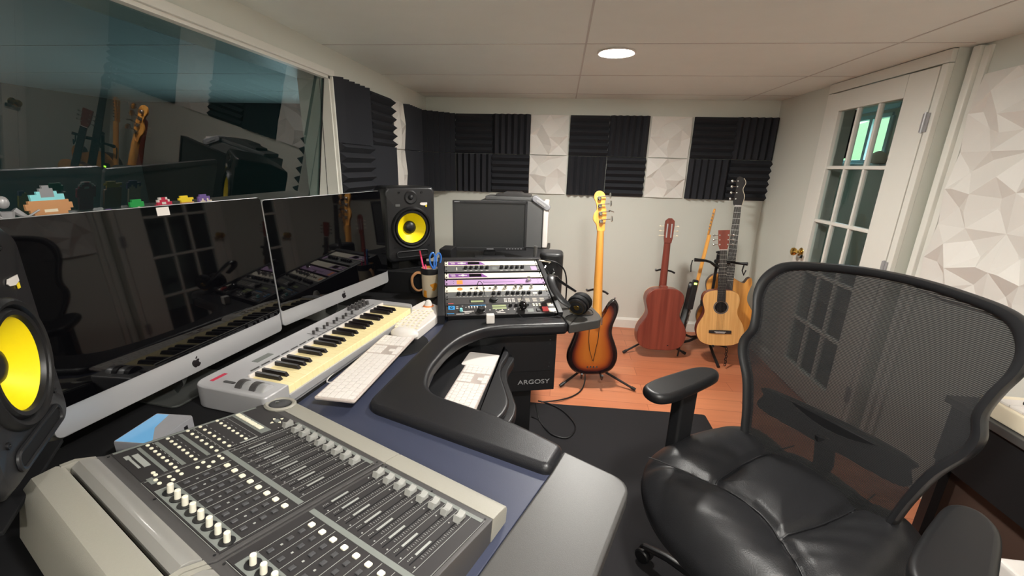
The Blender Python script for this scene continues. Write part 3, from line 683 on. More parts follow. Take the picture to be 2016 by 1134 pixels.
# ------------------------------------------------------------------ studio monitors (speakers)
def speaker(label, x, y, z, rz):
    t = thing('studio_speaker', label, 'speaker', (x, y, z), (0, 0, rz), 'black studio speakers with yellow cones')
    w, h, d = .137, .391, .27
    b = bmesh.new()
    g = G()
    fr = rrect(-w, w, 0, h, .03, 6)
    dense = []
    for q, p in enumerate(fr):
        r_ = fr[(q+1) % len(fr)]; k_ = max(1, int(sqrt((p[0]-r_[0])**2+(p[1]-r_[1])**2)/.012))
        dense += [(p[0]+(r_[0]-p[0])*i_/k_, p[1]+(r_[1]-p[1])*i_/k_) for i_ in range(k_)]
    fr = dense
    # carved front: loft of sections from front lip to back
    secs = [(.0, .93, .012), (-.012, 1.0, .0), (-.06, 1.03, 0), (-.16, 1.0, 0), (-.25, .86, .02)]
    bm2 = bmesh.new(); rings = []
    for (yy, sc, dz) in secs:
        rings.append([bm2.verts.new((p[0]*sc, -yy-.0 if False else -yy, h/2+(p[1]-h/2)*(sc if sc < 1 else 1))) for p in fr])
    for A, B in zip(rings, rings[1:]):
        for k in range(len(A)): bm2.faces.new((A[k], A[(k+1) % len(A)], B[(k+1) % len(A)], B[k]))
    circ = []
    for rad, yy in ((.092, .0), (.092, .05)):
        circ.append([bm2.verts.new((rad*cos(atan2(p[1]-.178, p[0])), yy, .178+rad*sin(atan2(p[1]-.178, p[0])))) for p in fr])
    for A, B in ((rings[0], circ[0]), (circ[0], circ[1])):
        for k in range(len(A)): bm2.faces.new((A[k], A[(k+1) % len(A)], B[(k+1) % len(A)], B[k]))
    bm2.faces.new(circ[1]); bm2.faces.new(rings[-1][::-1]); bmesh.ops.recalc_face_normals(bm2, faces=bm2.faces)
    g._add(bm2); g.build('cabinet', M['satin'], t, angle=50)
    F = RX(pi/2)   # lathe axis toward -y (front)
    wz = .178
    g = G(); g.lathe([(.112, -.001), (.110, .006), (.104, .012), (.098, .010), (.094, .004), (.092, -.004)], 48, T=TR(0, 0, wz) @ F); g.build('woofer_ring', M['rubber'], t)
    g = G(); g.lathe([(.093, .003), (.088, .010), (.081, .009), (.078, .003), (.078, .0015), (.093, .001)], 48, T=TR(0, 0, wz) @ F); g.build('surround', M['rubber'], t)
    g = G(); g.lathe([(.0790, .003), (.070, -.006), (.052, -.021), (.036, -.032), (.030, -.034)], 48, T=TR(0, 0, wz) @ F); g.build('woofer_cone', M['yellow'], t)
    g = G(); g.lathe([(.0345, -.033), (.033, -.026), (.026, -.018), (.014, -.013), (0, -.0115)], 32, T=TR(0, 0, wz) @ F); g.build('dust_cap', M['rubber'], t)
    g = G(); g.lathe([(.036, .0005), (.030, .005), (.022, .004), (.014, .002)], 32, T=TR(0, 0, .337) @ F); g.lathe([(.014, .002), (.011, .007), (.005, .010), (0, .0105)], 24, T=TR(0, 0, .337) @ F); g.build('tweeter', M['black'], t)
    g = G(); g.tube([(x_, -.002, z_) for x_, z_ in rrect(-.088, .088, .025, .056, .014)], .004, 8, closed=True); g.build('port_lip', M['satin'], t)
    g = G(); g.prism(rrect(-.086, .086, .027, .054, .012), .0005, .002, T=F); g.build('bass_port', M['deepblack'], t)
    for x_, z_ in ((-.062, .362), (.062, .362), (-.095, .08), (.095, .08)): g = G(); g.lathe([(.006, 0), (.006, .003), (.003, .003), (.0025, .001), (0, .001)], 12, T=TR(x_, 0, z_) @ F); g.build('screw', M['rubber'], t)
    g = G(); g.box(-.012, .012, -.0025, -.001, -.006, .006, .001, T=TR(-.072, 0, .298)); g.build('badge', M['midgrey'], t)
    g = G(); g.prism([(-.02, 0), (-.014, .007), (.022, .007), (.022, -.004), (.006, -.008), (-.014, -.005)], .001, .0025, T=TR(.068, 0, .302) @ F); g.build('sticker', M['white'], t)
    g = G(); g.box(.080, .088, -.0025, -.001, .286, .296); g.build('yellow_tag', M['yel'], t)
    g = G(); g.box(-.10, -.06, .05, .20, -.044, 0, .004); g.box(.05, .10, .05, .20, -.044, 0, .004); g.box(-.13, .13, .02, .23, -.05, -.042, .002) 
    g.build('isolation_stand', M['deepblack'], t)
    return t
speaker('black studio speaker with yellow cone standing at the far end of the desk', -.776, 2.142, .888, radians(42))
s2 = speaker('black studio speaker with yellow cone at the near left edge, partly out of frame', -.882, .532, .885, radians(128))
g = G(); g.box(-.08, .08, .10, .2, -.135, -.048, .004); g.build('stand_post', M['deepblack'], s2)

# ------------------------------------------------------------------ MIDI keyboard
ky = radians(90-8.5)
mk = thing('midi_keyboard', 'silver 49-key music keyboard with cream keys in front of the computers', 'music keyboard', (-.713, .858, .752), (0, 0, ky))
# local x along length (away from the camera), local y = toward the wall (+), z up
L_, D_ = .795, .245
g = G()
body = roundpoly([(0, 0), (0, D_), (L_, D_), (L_, .02), (.745, 0), (.735, 0)], [.012, .05, .05, .03, .01, 0])
# cross-section: thick rear, recessed key bed at the front
g.prism(roundpoly([(0, 0), (.078, 0), (.078, .135), (.760, .135), (.760, 0), (L_, .012), (L_, D_), (0, D_)], [.014, 0, 0, 0, 0, .02, .045, .045]), .0, .066, .005, 3)
g.box(.07, .77, .004, .14, .0, .032, .003)
g.build('casing', M['silver'], mk)
g = G(); g.box(.076, .762, -.003, .006, .012, .036, .003); g.build('front_rail', M['silver'], mk)
g = G(); g.box(.080, .758, .130, .137, .05, .070, .002); g.build('key_slip', M['white'], mk)
kw = .680/29; g = G(); g.box(.0002, kw-.0003, 0, .132, .034, .058, .0006, 1); wk = g.build('white_key')
wk.data.materials.append(M['keys'])
for i in range(29):
    c = wk if i == 0 else wk.copy()
    if i: COL.objects.link(c)
    c.parent = mk; c.location = (.079+i*kw, .002, 0)
g = G(); b = bmesh.new()
V = [(-.0055, .045, .058), (.0055, .045, .058), (.0055, .131, .058), (-.0055, .131, .058), (-.0042, .052, .069), (.0042, .052, .069), (.0042, .130, .070), (-.0042, .130, .070)]
g.tri(V, [(0, 1, 2, 3), (4, 5, 6, 7), (0, 1, 5, 4), (1, 2, 6, 5), (2, 3, 7, 6), (3, 0, 4, 7)]); bk = g.build('black_key', M['bkeys'])
n = 0
for i in range(28):
    if i % 7 in (2, 6): continue
    c = bk if n == 0 else bk.copy()
    if n: COL.objects.link(c)
    c.parent = mk; c.location = (.079+(i+1)*kw, 0, 0); n += 1
g = G()
for x, w_ in ((.030, .016), (.055, .016)): pass
g.cyl((.020, .060, .062), (.020, .100, .062), .001)
g.bm.free(); g = G()
for yy in (.040, .085): g.lathe([(.0, -.013), (.019, -.013), (.021, -.008), (.021, .008), (.019, .013), (0, .013)], 24, T=TR(.040, yy, .058) @ RX(pi/2))
g.build('wheel', M['alu'], mk)
g = G()
for yy in (.0625, .108): g.lathe([(.0, -.009), (.022, -.009), (.022, .009), (0, .009)], 24, T=TR(.040, yy, .058) @ RX(pi/2))
g.build('wheel_grip', M['cdark'], mk)
g = G(); g.prism(rrect(.034, .043, .135, .172, .004), .066, .0675); g.build('octave_button', M['cdark'], mk)
g = G(); g.box(.155, .215, .178, .200, .066, .0668); g.build('display', M['cstrip'], mk)
g = G()
for i in range(7): g.prism(rrect(.105+i*.038, .135+i*.038, .150, .155, .0024), .066, .0675)
g.build('function_button', M['cdark'], mk)
g = G(); g.box(.375, .60, .147, .150, .066, .0667); g.box(.655, .735, .160, .162, .066, .0667); g.build('printed_line', M['cdark'], mk)
g = G()
for i in range(9):
    x = .385+i*.027
    g.box(x-.001, x+.001, .155, .200, .066, .0664)
g.build('slider_slot', M['cdark'], mk)
g = G(); g.box(-.003, .003, -.004, .004, .0, .014, .001); sl = g.build('slider', M['cdark'])
for i in range(9):
    c = sl if i == 0 else sl.copy()
    if i: COL.objects.link(c)
    c.parent = mk; c.location = (.385+i*.027, .172+(.008 if i % 2 else 0), .066)
kk = kmesh(.0075, .016, M['cdark']); place(kk, mk, [(.640+i*.024, .212) for i in range(5)]+[(.652+i*.024, .186) for i in range(4)], .066)
g = G(); g.box(.03, .075, .200, .212, .066, .0664); g.build('maker_lettering', M['crimson'], mk)
g = G()
for x in (.05, .74):
    for y in (.03, .21): g.cyl((x, y, -.002), (x, y, .002), .01, seg=10)
g.build('rubber_foot', M['rubber'], mk)

# ------------------------------------------------------------------ computer keyboards (long aluminium with white keys)
def comp_kb(label, loc, rz, L=.450, Wd=.118):
    t = thing('computer_keyboard', label, 'computer keyboard', loc, (0, 0, rz), 'white computer keyboards')
    g = G(); g.prism(rrect(0, L, 0, Wd, .007), 0, .006, .0012, 1); g.build('base', M['kbbase'], t)
    u = (L-.012)/22.6; v = (Wd-.012)/5.6
    cells = []
    # x from the number pad end? main block first (left end of the keyboard at x=0)
    rows = [[1]*13+[1.0], [1]*13+[1.5], [1.5]+[1]*12+[1], [1.75]+[1]*11+[1.75], [2.25]+[1]*10+[2.25], [1, 1, 1, 1.25, 5, 1.25, 1, 1, 1, 1]]
    hs = [.6, 1, 1, 1, 1, 1]; y = Wd-.006
    big = []; small = []
    for r, (row, h) in enumerate(zip(rows, hs)):
        y -= h*v; s = 14.5/sum(row); x = .006
        for k in row:
            (small if r == 0 else big).append((x, y, k*s*u, h*v)); x += k*s*u
        xx = .006+14.9*u
        for q in range(3):
            if r in (0, 1, 2) or (r == 4 and q == 1) or r == 5: (small if r == 0 else big).append((xx+q*u, y, u, h*v))
        xx = .006+18.4*u
        nk = 4 if r < 5 else 3
        for q in range(nk):
            w_ = u*1.02*(2 if (r == 5 and q == 0) else 1); 
            xo = xx+q*u*1.02 if r < 5 else xx+(0 if q == 0 else (q+1)*u*1.02)
            (small if r == 0 else big).append((xo, y, w_, h*v))
    cache = {}
    allk = sorted(big, key=lambda k: -k[2]*k[3])+small
    for i, (x, y, w_, h_) in enumerate(allk[:100]):
        key = (round(w_, 4), round(h_, 4))
        if key not in cache:
            g = G(); g.prism(rrect(.0008, w_-.0008, .0008, h_-.0008, .0015, 2), .006, .0085); o = g.build('key', M['white']); cache[key] = o
        else: o = cache[key].copy(); COL.objects.link(o)
        o.parent = t; o.location = (x, y, 0)
    if len(allk) > 100:
        g = G()
        for x, y, w_, h_ in allk[100:]: g.box(x+.0008, x+w_-.0008, y+.0008, y+h_-.0008, .006, .0085)
        tag(g.build('remaining_keys', M['white'], t), kind='stuff')
    return t
comp_kb('long white computer keyboard lying on the desktop in front of the music keyboard', (-.521, .940, .7725), radians(88.5))
comp_kb('long white computer keyboard on the pull-out tray', (-.236, 1.00, .6555), radians(86.5))
t = thing('trackpad', 'white square trackpad on the tray beyond its keyboard', 'trackpad', (-.277, 1.480, .6555), (0, 0, radians(-5)))
g = G(); g.prism(rrect(-.064, .064, -.058, .058, .008), 0, .005, .001, 1); g.build('base', M['kbbase'], t)
g = G(); g.prism(rrect(-.0635, .0635, -.0575, .0575, .008), .005, .0075, .0008, 1); g.build('touch_surface', M['white'], t)
# mouse on a dark round pad
g = G(); g.lathe([(0, 0), (.112, 0), (.114, .0015), (.112, .003), (0, .003)], 40, T=TR(-.575, 1.38, .7505)); g.bm.verts.ensure_lookup_table()
tag(g.build('mouse_pad', M['deepblack']), 'round black mouse pad half hidden under the white mouse', 'mouse pad')
g = G(); g.grid(lambda u, v: (.058*sin(pi*v)**.7*cos(2*pi*u)*.62 if 0 else (.034*cos(2*pi*u)*sin(v*pi/2), .056*sin(2*pi*u)*sin(v*pi/2), .004+.024*cos(v*pi/2)**.8)), 32, 8)
g.prism([(.034*cos(2*pi*k/32), .056*sin(2*pi*k/32)) for k in range(32)], 0, .0045)
o = tag(g.build('computer_mouse', M['white'], angle=60), 'white oval computer mouse touching the far end of the desk keyboard', 'mouse'); o.location = (-.558, 1.415, .7735); o.rotation_euler = (0, 0, radians(80))
# riser strip keeping the keyboard at pad height
# curved white remote with joystick knob
t = thing('curved_controller', 'curved white button controller with an orange-ringed knob beside the mug', 'controller', (0, 0, 0))
inn = [(-.511, 1.425), (-.497, 1.52), (-.487, 1.62), (-.500, 1.718)]; ou = [(-.603, 1.790), (-.625, 1.70), (-.632, 1.60), (-.625, 1.50), (-.603, 1.420)]
pl = roundpoly(spline(inn, 4, False)+spline(ou, 4, False), .006, 2)
g = G(); g.prism(pl, .7505, .788, .005, 3); g.build('casing', M['white'], t)
g = G()
for i in range(8):
    for j in range(5):
        a = i/7; x = -.603+j*.020+.012*(-(a-.5)**2*4+1)*(-.8); y = 1.45+a*.20
        g.box(x-.006, x+.006, y-.008, y+.008, .788, .7905, .002, 1)
g.build('soft_buttons', M['cream'], t)
g = G(); g.lathe([(.024, 0), (.020, .004), (.0, .004)], 20, T=TR(-.560, 1.715, .788)); g.build('knob_ring', M['orange'], t)
g = G(); g.lathe([(.018, .003), (.012, .022), (.008, .027), (0, .028)], 20, T=TR(-.560, 1.715, .788)); g.build('joystick_knob', M['white'], t)
g = G(); g.box(-.575, -.545, 1.44, 1.447, .7882, .7888); g.build('orange_mark', M['orange'], t)

# ------------------------------------------------------------------ mixing consoles
CO = Vector((-.702, .916, .790)); CY, CT = -.422, .143
cu = Vector((cos(CY), sin(CY), 0)); cvh = Vector((sin(CY), -cos(CY), 0)); cv = cvh*cos(CT)+Vector((0, 0, sin(CT))); cn = cu.cross(cv)
if cn.z < 0: cn = -cn
# matrix columns (u, v, n) is left-handed when n is up, so mirror in building: use x=-u
def cmat(): return axes(CO, -cu, cv, (-cu).cross(cv))
TC = cmat()
def console(name, label, u0, u1, master):
    t = thing(name, label, 'mixing console'); t.rotation_mode = 'QUATERNION'; t.matrix_world = TC
    X = lambda u: -u
    w0, w1 = X(u1), X(u0)
    def prof(pts, x0, x1, m, nm, bev=.0):
        g = G(); g.prism(pts, x0, x1, bev, T=axes((0, 0, 0), (0, 1, 0), (0, 0, 1), (1, 0, 0))); return g.build(nm, m, t)
    # side-on profile (v, n): body block, then front rest, rear visor
    prof([(.045, -.048), (.045, 0), (.360, 0), (.372, .004), (.372, -.10), (.2, -.075)], w0, w1, M['cdark'], 'body', .003)
    fr = [(-.004, -.036), (-.004, -.008), (.0, -.001), (.008, .002), (.030, .003), (.045, .0012), (.045, -.046)]
    prof(fr, w0-.001, w1+.001, M['cgrey'], 'front_rest', .002)
    prof([(.372, .004), (.385, .012), (.398, .013), (.408, .004), (.409, -.006), (.372, -.01)], w0+.012, w1-.012, M['clear'], 'display_window', .002)
    prof([(.405, -.012), (.417, -.012), (.417, -.02), (.405, -.02)], w0+.01, w1-.01, M['crimson'] if 0 else M['screen'], 'display_slot')
    prof([(.415, .006), (.425, .010), (.455, .002), (.47, -.02), (.474, -.10), (.372, -.10), (.372, -.02), (.415, -.022)], w0, w1, M['cgrey'], 'rear_cap', .002)
    for s_ in (w0, w1-.010): g = G(); g.prism([(.372, .004), (.40, .012), (.42, .010), (.42, -.02), (.372, -.02)], s_, s_+.010, T=axes((0, 0, 0), (0, 1, 0), (0, 0, 1), (1, 0, 0))); g.build('side_cheek', M['cgrey'], t)
    g = G(); 
    if master: g.box(X(.143), X(.004), .062, .352, .0002, .0012)
    g.box(X(u1-.008), X(.148 if master else u0+.008), .062, .352, .0002, .0012); g.build('panel', M['cpanel'], t)
    base = .181 if master else .447; sb = .203 if master else .465; vb = .212 if master else .469; pitch = (.0280 if master else .0286); sp = .0268
    rx = .405 if master else u1-.012; lx = .148 if master else u0+.010
    g = G(); g.box(X(rx), X(lx), .214, .224, .0012, .0018); g.box(X(rx), X(lx), .058, .066, .0012, .0018); g.box(X(rx+.003), X(.191 if master else vb-.02), .319, .350, .0012, .0018)
    if master: g.box(X(.012+.13), X(.165), .336, .345, .0012, .0018); g.box(X(.14), X(.018), .311, .317, .0012, .0018); g.box(X(.14), X(.018), .282, .289, .0012, .0018); g.box(X(.14), X(.018), .24, .247, .0012, .0018); g.box(X(.135), X(.01), .115, .137, .0012, .0018); g.box(X(.012), X(.006), .08, .35, .0012, .0018) 
    g.build('light_strip', M['cstrip'], t)
    n = 9 if master else 8
    fx = [base+(i-(1 if master else 0))*pitch for i in range(n)]
    if master: fx[0] = .147
    g = G()
    for x in fx:
        g.box(X(x+.001), X(x-.001), .075, .205, .0012, .0016)
    g.build('fader_slot', M['deepblack'], t)
    g = G()
    for x in fx:
        g.box(X(x+.0134), X(x+.0128), .066, .212, .0012, .0016)
        for q in range(22): g.box(X(x+.0075), X(x+.004+(0 if q % 4 else -.002)), .090+q*.0045, .0906+q*.0045, .0012, .0016)
        g.box(X(x-.004), X(x-.008), .150, .185, .0012, .0017)
        g.cyl((X(x-.009), .10, .0012), (X(x-.009), .10, .0017), .0015, seg=6); g.cyl((X(x+.009), .203, .0012), (X(x+.009), .203, .0017), .0015, seg=6)
        for q in range(4): g.box(X(x-.006), X(x-.008), .200-q*.003, .2012-q*.003, .0012, .0016)
    for i in range(8):
        x = sb+i*sp; g.box(X(x-.0128), X(x-.0134), .226, .350, .0012, .0016); g.box(X(x+.002), X(x-.001), .289, .2925, .0012, .0018)
    g.box(X(rx), X(lx), .3535, .3541, .0012, .0016); g.box(X(rx+.0035), X(rx+.003), .06, .35, .0012, .0016)
    g.build('printed_scale', M['cline'], t)
    g = G(); g.prism([(-.011, 0), (.011, 0), (.009, .012), (.002, .0075), (-.002, .0075), (-.009, .012)], -.0065, .0065, .0008, T=axes((0, 0, 0), (0, 1, 0), (0, 0, 1), (1, 0, 0))); f = g.build('fader_cap', M['knobg'])
    for i, x in enumerate(fx):
        c = f if i == 0 else f.copy()
        if i: COL.objects.link(c)
        c.parent = t; c.location = (X(x), .083, .002)
    g = G(); g.mat(M['black']); g.lathe([(.0115, 0), (.0115, .001), (0, .001)], 20); g.mat(M['knobw']); g.lathe([(.0048, .001), (.0046, .016), (.0036, .017), (0, .017)], 16); vp = g.build('rotary_knob')
    for i in range(8):
        c = vp if i == 0 else vp.copy()
        if i: COL.objects.link(c)
        c.parent = t; c.location = (X(vb+i*.0266), .335, .0018)
    g = G(); g.prism(rrect(-.0052, .0052, -.0048, .0048, .0025), 0, .0028, .0006, 1); sel = g.build('select_button', M['btnw'])
    g = G(); g.prism([(-.0036, -.0046), (.0036, -.0046), (.0036, .0046), (-.0036, .0046)], 0, .003, .0008, 1); mu = g.build('channel_button', M['btnk'])
    a = b_ = 0
    for i in range(8):
        x = sb+i*sp
        c = sel if i == 0 else sel.copy()
        if i: COL.objects.link(c)
        c.parent = t; c.location = (X(x), .240, .0012)
        for vv in (.2575, .2765, .3075):
            c = mu if b_ == 0 else mu.copy()
            if b_: COL.objects.link(c)
            b_ += 1; c.parent = t; c.location = (X(x), vv, .0012)
    for x in (u0+.012, u1-.012, (u0+u1)/2):
        for v_ in (.053, .357): g = G(); g.cyl((X(x), v_, 0), (X(x), v_, .0008), .0022, seg=8); g.build('screw', M['black'], t)
    if master:
        g = G(); g.lathe([(.036, 0), (.037, .004), (.033, .0075), (.0275, .006), (.026, .003)], 40, T=TR(X(.036), .034, .0)); g.build('jog_collar', M['cgrey'], t)
        g = G(); g.lathe([(.0255, .001), (.0255, .005), (.022, .006), (.010, .0045), (0, .004)], 40, T=TR(X(.036), .034, .0)); jw = g.build('jog_wheel', M['satin'], t)
        g = G(); g.lathe([(.005, .0048), (.004, .0055), (0, .006)], 16, T=TR(X(.022), .034, .0)); g.build('finger_dimple', M['steel'], jw)
        g = G(); g.prism(rrect(-.0038, .0038, -.0032, .0032, .0031, 4), 0, .0022, .0005, 1); ov = g.build('round_button', M['btnw'])
        P = [(x_, .300) for x_ in [.021+i*.017 for i in range(8)]]+[(x_, .266) for x_ in [.020+i*.017 for i in range(8)]]
        P += [(x_, .228) for x_ in [.015+i*.0203 for i in range(7)]]+[(x_, .204) for x_ in [.015+i*.0203 for i in range(7)]]+[(x_, .169) for x_ in [.013+i*.0172 for i in range(8)]]
        P += [(.157, .336), (.172, .336), (.163, .318), (.178, .318), (.155, .302), (.170, .302), (.160, .262), (.170, .276), (.182, .262), (.172, .25), (.160, .234), (.172, .234), (.13, .330), (.14, .330)]
        for i, (x_, v_) in enumerate(P):
            c = ov if i == 0 else ov.copy()
            if i: COL.objects.link(c)
            c.parent = t; c.location = (X(x_), v_, .0012)
        for i in range(4):
            g = G(); g.prism(rrect(X(.038+i*.0265), X(.014+i*.0265), .1205, .1315, .002, 3), .0016, .004, .0008, 1); g.build('transport_button', M['btnw'], t)
        g = G()
        for a_ in range(4):
            th = a_*pi/2; T = TR(X(.107), .085, .0012) @ RZ(th); g.tri([(.010, -.003, 0), (.010, .003, 0), (.016, 0, 0), (.010, -.003, .002), (.010, .003, .002), (.016, 0, .002)], [(0, 1, 2), (3, 4, 5), (0, 1, 4, 3), (1, 2, 5, 4), (2, 0, 3, 5)], T=T)
        g.build('arrow_button', M['btnw'], t)
        g = G(); g.prism(rrect(X(.113), X(.101), .080, .090, .002), .0012, .003); g.build('zoom_button', M['cstrip'], t)
        g = G(); g.box(X(.098), X(.040), .322, .332, .0012, .0022); g.box(X(.05), X(.035), .335, .343, .0012, .002); g.box(X(.095), X(.045), .336, .340, .0012, .002); g.build('timecode_window', M['cline'], t)
        g = G()
        for v_ in (.158, .192, .217, .255, .29):
            for i in range(7): g.box(X(.022+i*.018), X(.016+i*.018), v_, v_+.0012, .0012, .0016)
        for u_ in (.15,): g.box(X(u_+.0005), X(u_), .06, .35, .0012, .0016)
        g.box(X(.142), X(.01), .148, .1486, .0012, .0016); g.box(X(.142), X(.01), .215, .2156, .0012, .0016); g.build('printed_lettering', M['cline'], t)
    g = G()
    if master: g.prism([(.001, .0)]+[(.001, .0)], 0, 1) if 0 else None
    for x in (u0+.02, u1-.03):
        for v_ in (.06, .40): g.box(X(x+.01), X(x), v_, v_+.01, -.10, -.05) if v_ > .2 else None
    g.bm.verts.ensure_lookup_table()
    if len(g.bm.verts): g.build('foot', M['rubber'], t)
    return t
console('mixing_console', 'grey control console with jog wheel and nine faders on the near desk wing', 0, .421, True)
console('fader_console', 'narrow grey eight-fader console joined to the jog wheel console at the bottom', .4235, .694, False)

# ================================================================== THINGS ON THE FAR WING
t = thing('flat_monitor', 'small black flat monitor standing behind the sloping rack', 'monitor', (-.402, 2.416, .869), (0, 0, radians(13.6)))
w, h = .432, .288; z0 = .042
g = G(); g.box(-w/2, w/2, .004, .03, z0, z0+h, .004); g.box(-w/2+.05, w/2-.05, .03, .055, z0+.04, z0+h-.04, .01); g.build('back_shell', M['bezel'], t)
g = G(); b_ = .014
g.box(-w/2, w/2, -.004, .006, z0, z0+.020, .002); g.box(-w/2, w/2, -.004, .006, z0+h-b_, z0+h, .002); g.box(-w/2, -w/2+b_, -.004, .006, z0, z0+h, .002); g.box(w/2-b_, w/2, -.004, .006, z0, z0+h, .002); g.build('bezel', M['bezel'], t)
g = G(); g.box(-w/2+b_, w/2-b_, .0, .005, z0+.020, z0+h-b_); g.build('screen', M['matte_screen'], t)
g = G(); g.box(-.035, .035, .02, .05, .0, z0+.08, .004); g.prism(rrect(-.09, .09, -.06, .10, .03), 0, .010, .003); g.build('stand', M['black'], t)
g = G(); g.box(-.02, .02, -.0046, -.004, z0+.007, z0+.012); g.box(-w/2+.01, -w/2+.04, -.0046, -.004, z0+h-.009, z0+h-.005); g.build('maker_lettering', M['grey'], t)
g = G(); g.prism(rrect(-.005, .005, -.002, .002, .0018), 0, .0015, T=RX(pi/2)); bt = g.build('menu_button', M['grey'])
place2 = [(.10+i*.017, -.004, z0+.010) for i in range(6)]
for i, p in enumerate(place2):
    c = bt if i == 0 else bt.copy()
    if i: COL.objects.link(c)
    c.parent = t; c.location = p
# computer tower lying sideways behind the monitor
t = thing('computer_tower', 'dark computer tower with white front edge behind the flat monitor', 'computer', (-.33, 2.86, .869))
g = G(); g.box(-.20, .217, -.08, .10, 0, .305, .006); g.build('case', M['midgrey'], t)
g = G(); g.box(.217, .252, -.083, .103, -.0, .310, .010, 4); g.build('front_cover', M['white'], t)
g = G(); g.box(.214, .2175, -.082, .10, .004, .30); g.build('seam', M['black'], t)
def simple(name, label, cat, g, m, group=None, angle=35):
    return tag(g.build(name, m, angle=angle), label, cat, group)
g = G(); g.box(-.50, -.17, 2.79, 2.95, 1.175, 1.200, .006); g.build
simple('flat_device', 'flat dark device lying on top of the computer tower', 'device', g, M['midgrey'])
g = G(); g.prism([(-.43, 0), (-.20, 0), (-.20, .014), (-.25, .018), (-.27, .028), (-.37, .028), (-.385, .016), (-.43, .014)], 2.80, 2.92, .002, T=axes((0, 0, 1.2005), (1, 0, 0), (0, 0, 1), (0, 1, 0)))
simple('small_router', 'small dark grey stepped box on top of the flat device', 'device', g, M['cdark'])
t = thing('leaning_handset', 'pale grey rounded handset leaning down at the tower top corner', 'handset', (-.128, 2.80, 1.165), (0, radians(33), 0))
g = G(); g.prism(rrect(-.068, .068, -.020, .020, .019), -.04, .03, .006, 3, T=RX(pi/2)); g.build('shell', M['grey'], t)
g = G(); g.prism(rrect(-.035, .035, -.006, .006, .005), .031, .033, T=RX(pi/2)); g.build('recess', M['silver'], t)
g = G(); g.box(-.655, -.585, 2.22, 2.34, .869, .945, .006); simple('black_box', 'small black box on the rear shelf left of the flat monitor', 'box', g, M['black'])
# grey bracket at the right of the monitor
t = thing('cable_tidy', 'grey upright bracket with a pale plug beside the flat monitor', 'bracket', (-.125, 2.23, .869))
g = G(); g.tube(spline([(-.20, .02, .022), (-.06, .0, .022), (-.01, 0, .03), (.0, 0, .06), (.004, 0, .115)], 6, False), .011, 10, flat=.8); g.build('bracket_arm', M['midgrey'], t)
g = G(); g.box(-.12, -.01, -.005, .02, -.0, .026, .004); g.build('bracket_foot', M['cdark'], t)
# small bag-like amplifier behind the shelf
t = thing('cable_bin', 'dark rounded bin of plugs and cables behind the right rack rail', 'bin', (-.045, 2.30, .60))
g = G(); g.prism(rrect(-.055, .075, -.06, .08, .04), .0, .345, .018, 4); g.build('bin_body', M['bezel'], t)
random.seed(3)
for i in range(9):
    x = .0+random.uniform(-.02, .06); z = .20+random.uniform(-.06, .10)
    g = G(); g.cyl((x, -.058, z), (x+random.uniform(-.01, .01), -.075, z-.01), .007, seg=8); g.build('plug', M['steel'], t)
g = G(); g.tube(spline([(-.05, -.09, .31), (.0, -.10, .315), (.05, -.10, .30), (.085, -.09, .26), (.10, -.08, .19), (.102, -.06, .08), (.10, -.05, .0)], 6, False), .004, 8); simple('black_cable', 'thick black cable looping down beside the rack bin', 'cable', g, M['rubber']).location = (-.045, 2.30, .60)
g = G(); g.cyl((-.10, 2.20, .912), (-.035, 2.205, .907), .0045); simple('pale_plug', 'pale yellow audio plug at the top right rack corner', 'plug', g, M['cream'])
# headphones leaning on the far shelf
t = thing('headphones', 'black over-ear headphones hanging over the right rack rail', 'headphones', (.072, 1.80, .768))
band = spline([(-.005, -.055, .05), (-.045, -.05, .075), (-.082, -.02, .115), (-.098, .02, .150), (-.085, .06, .150), (-.045, .085, .115), (.02, .09, .075)], 6, False)
g = G()
n_ = len(band)
def strap(i, s): 
    return band[i]
g.tube(band, [.012+.006*sin(pi*i/(n_-1)) for i in range(n_)], 10, flat=.35); g.build('headband', M['satin'], t)
g = G(); g.tube([(b[0]+.006, b[1], b[2]-.006) for b in band[8:-8]], .014, 10, flat=.5); g.build('headband_cushion', M['deepblack'], t)
def cup(T, nm='ear_cup'):
    g = G(); g.lathe([(0, .0), (.030, 0), (.040, .006), (.043, .016), (.040, .026), (.030, .030)], 28, T=T); c = g.build(nm, M['satin'], t)
    g = G(); g.lathe([(.046, .014), (.048, .022), (.046, .034), (.036, .040), (.026, .036), (.024, .03)], 28, T=T); g.build('ear_cushion', M['deepblack'], c)
    g = G(); g.lathe([(.032, -.0005), (.034, -.0012), (.0335, .0)], 28, T=T); g.lathe([(0, -.0010), (.012, -.0008), (.013, .0)], 20, T=T); g.build('gold_ring', M['brass'], c)
cup(TR(.02, -.06, .045) @ RZ(radians(-20)) @ RX(radians(-70)))
cup(TR(.055, .06, .055) @ RZ(radians(-20)) @ RX(radians(115)))
g = G(); g.tube(spline([(.03, 1.72, .785), (.0, 1.70, .782), (-.05, 1.668, .784), (-.10, 1.655, .785), (-.14, 1.66, .786), (-.16, 1.70, .805), (-.15, 1.75, .83), (-.145, 1.80, .855)], 6, False), .0016, 6)
simple('headphone_lead', 'thin black headphone lead trailing across the padded armrest', 'cable', g, M['rubber'])
g = G(); g.tube(spline([(.10, 1.76, .772), (.13, 1.77, .769), (.17, 1.80, .7685), (.155, 1.86, .7685), (.06, 1.76, .769), (.045, 1.70, .771)], 6, False), .0018, 6)
simple('thin_cable', 'thin dark cable lying on the far shelf leaf under the headphones', 'cable', g, M['rubber'])
g = G(); g.ell((0, 0, 0), (.018, .028, .014)); o = simple('black_mouse', 'glossy black pointing mouse resting on the lower rack units', 'mouse', g, M['screen']); o.matrix_world = TRK @ TR(.335, .036, .031)
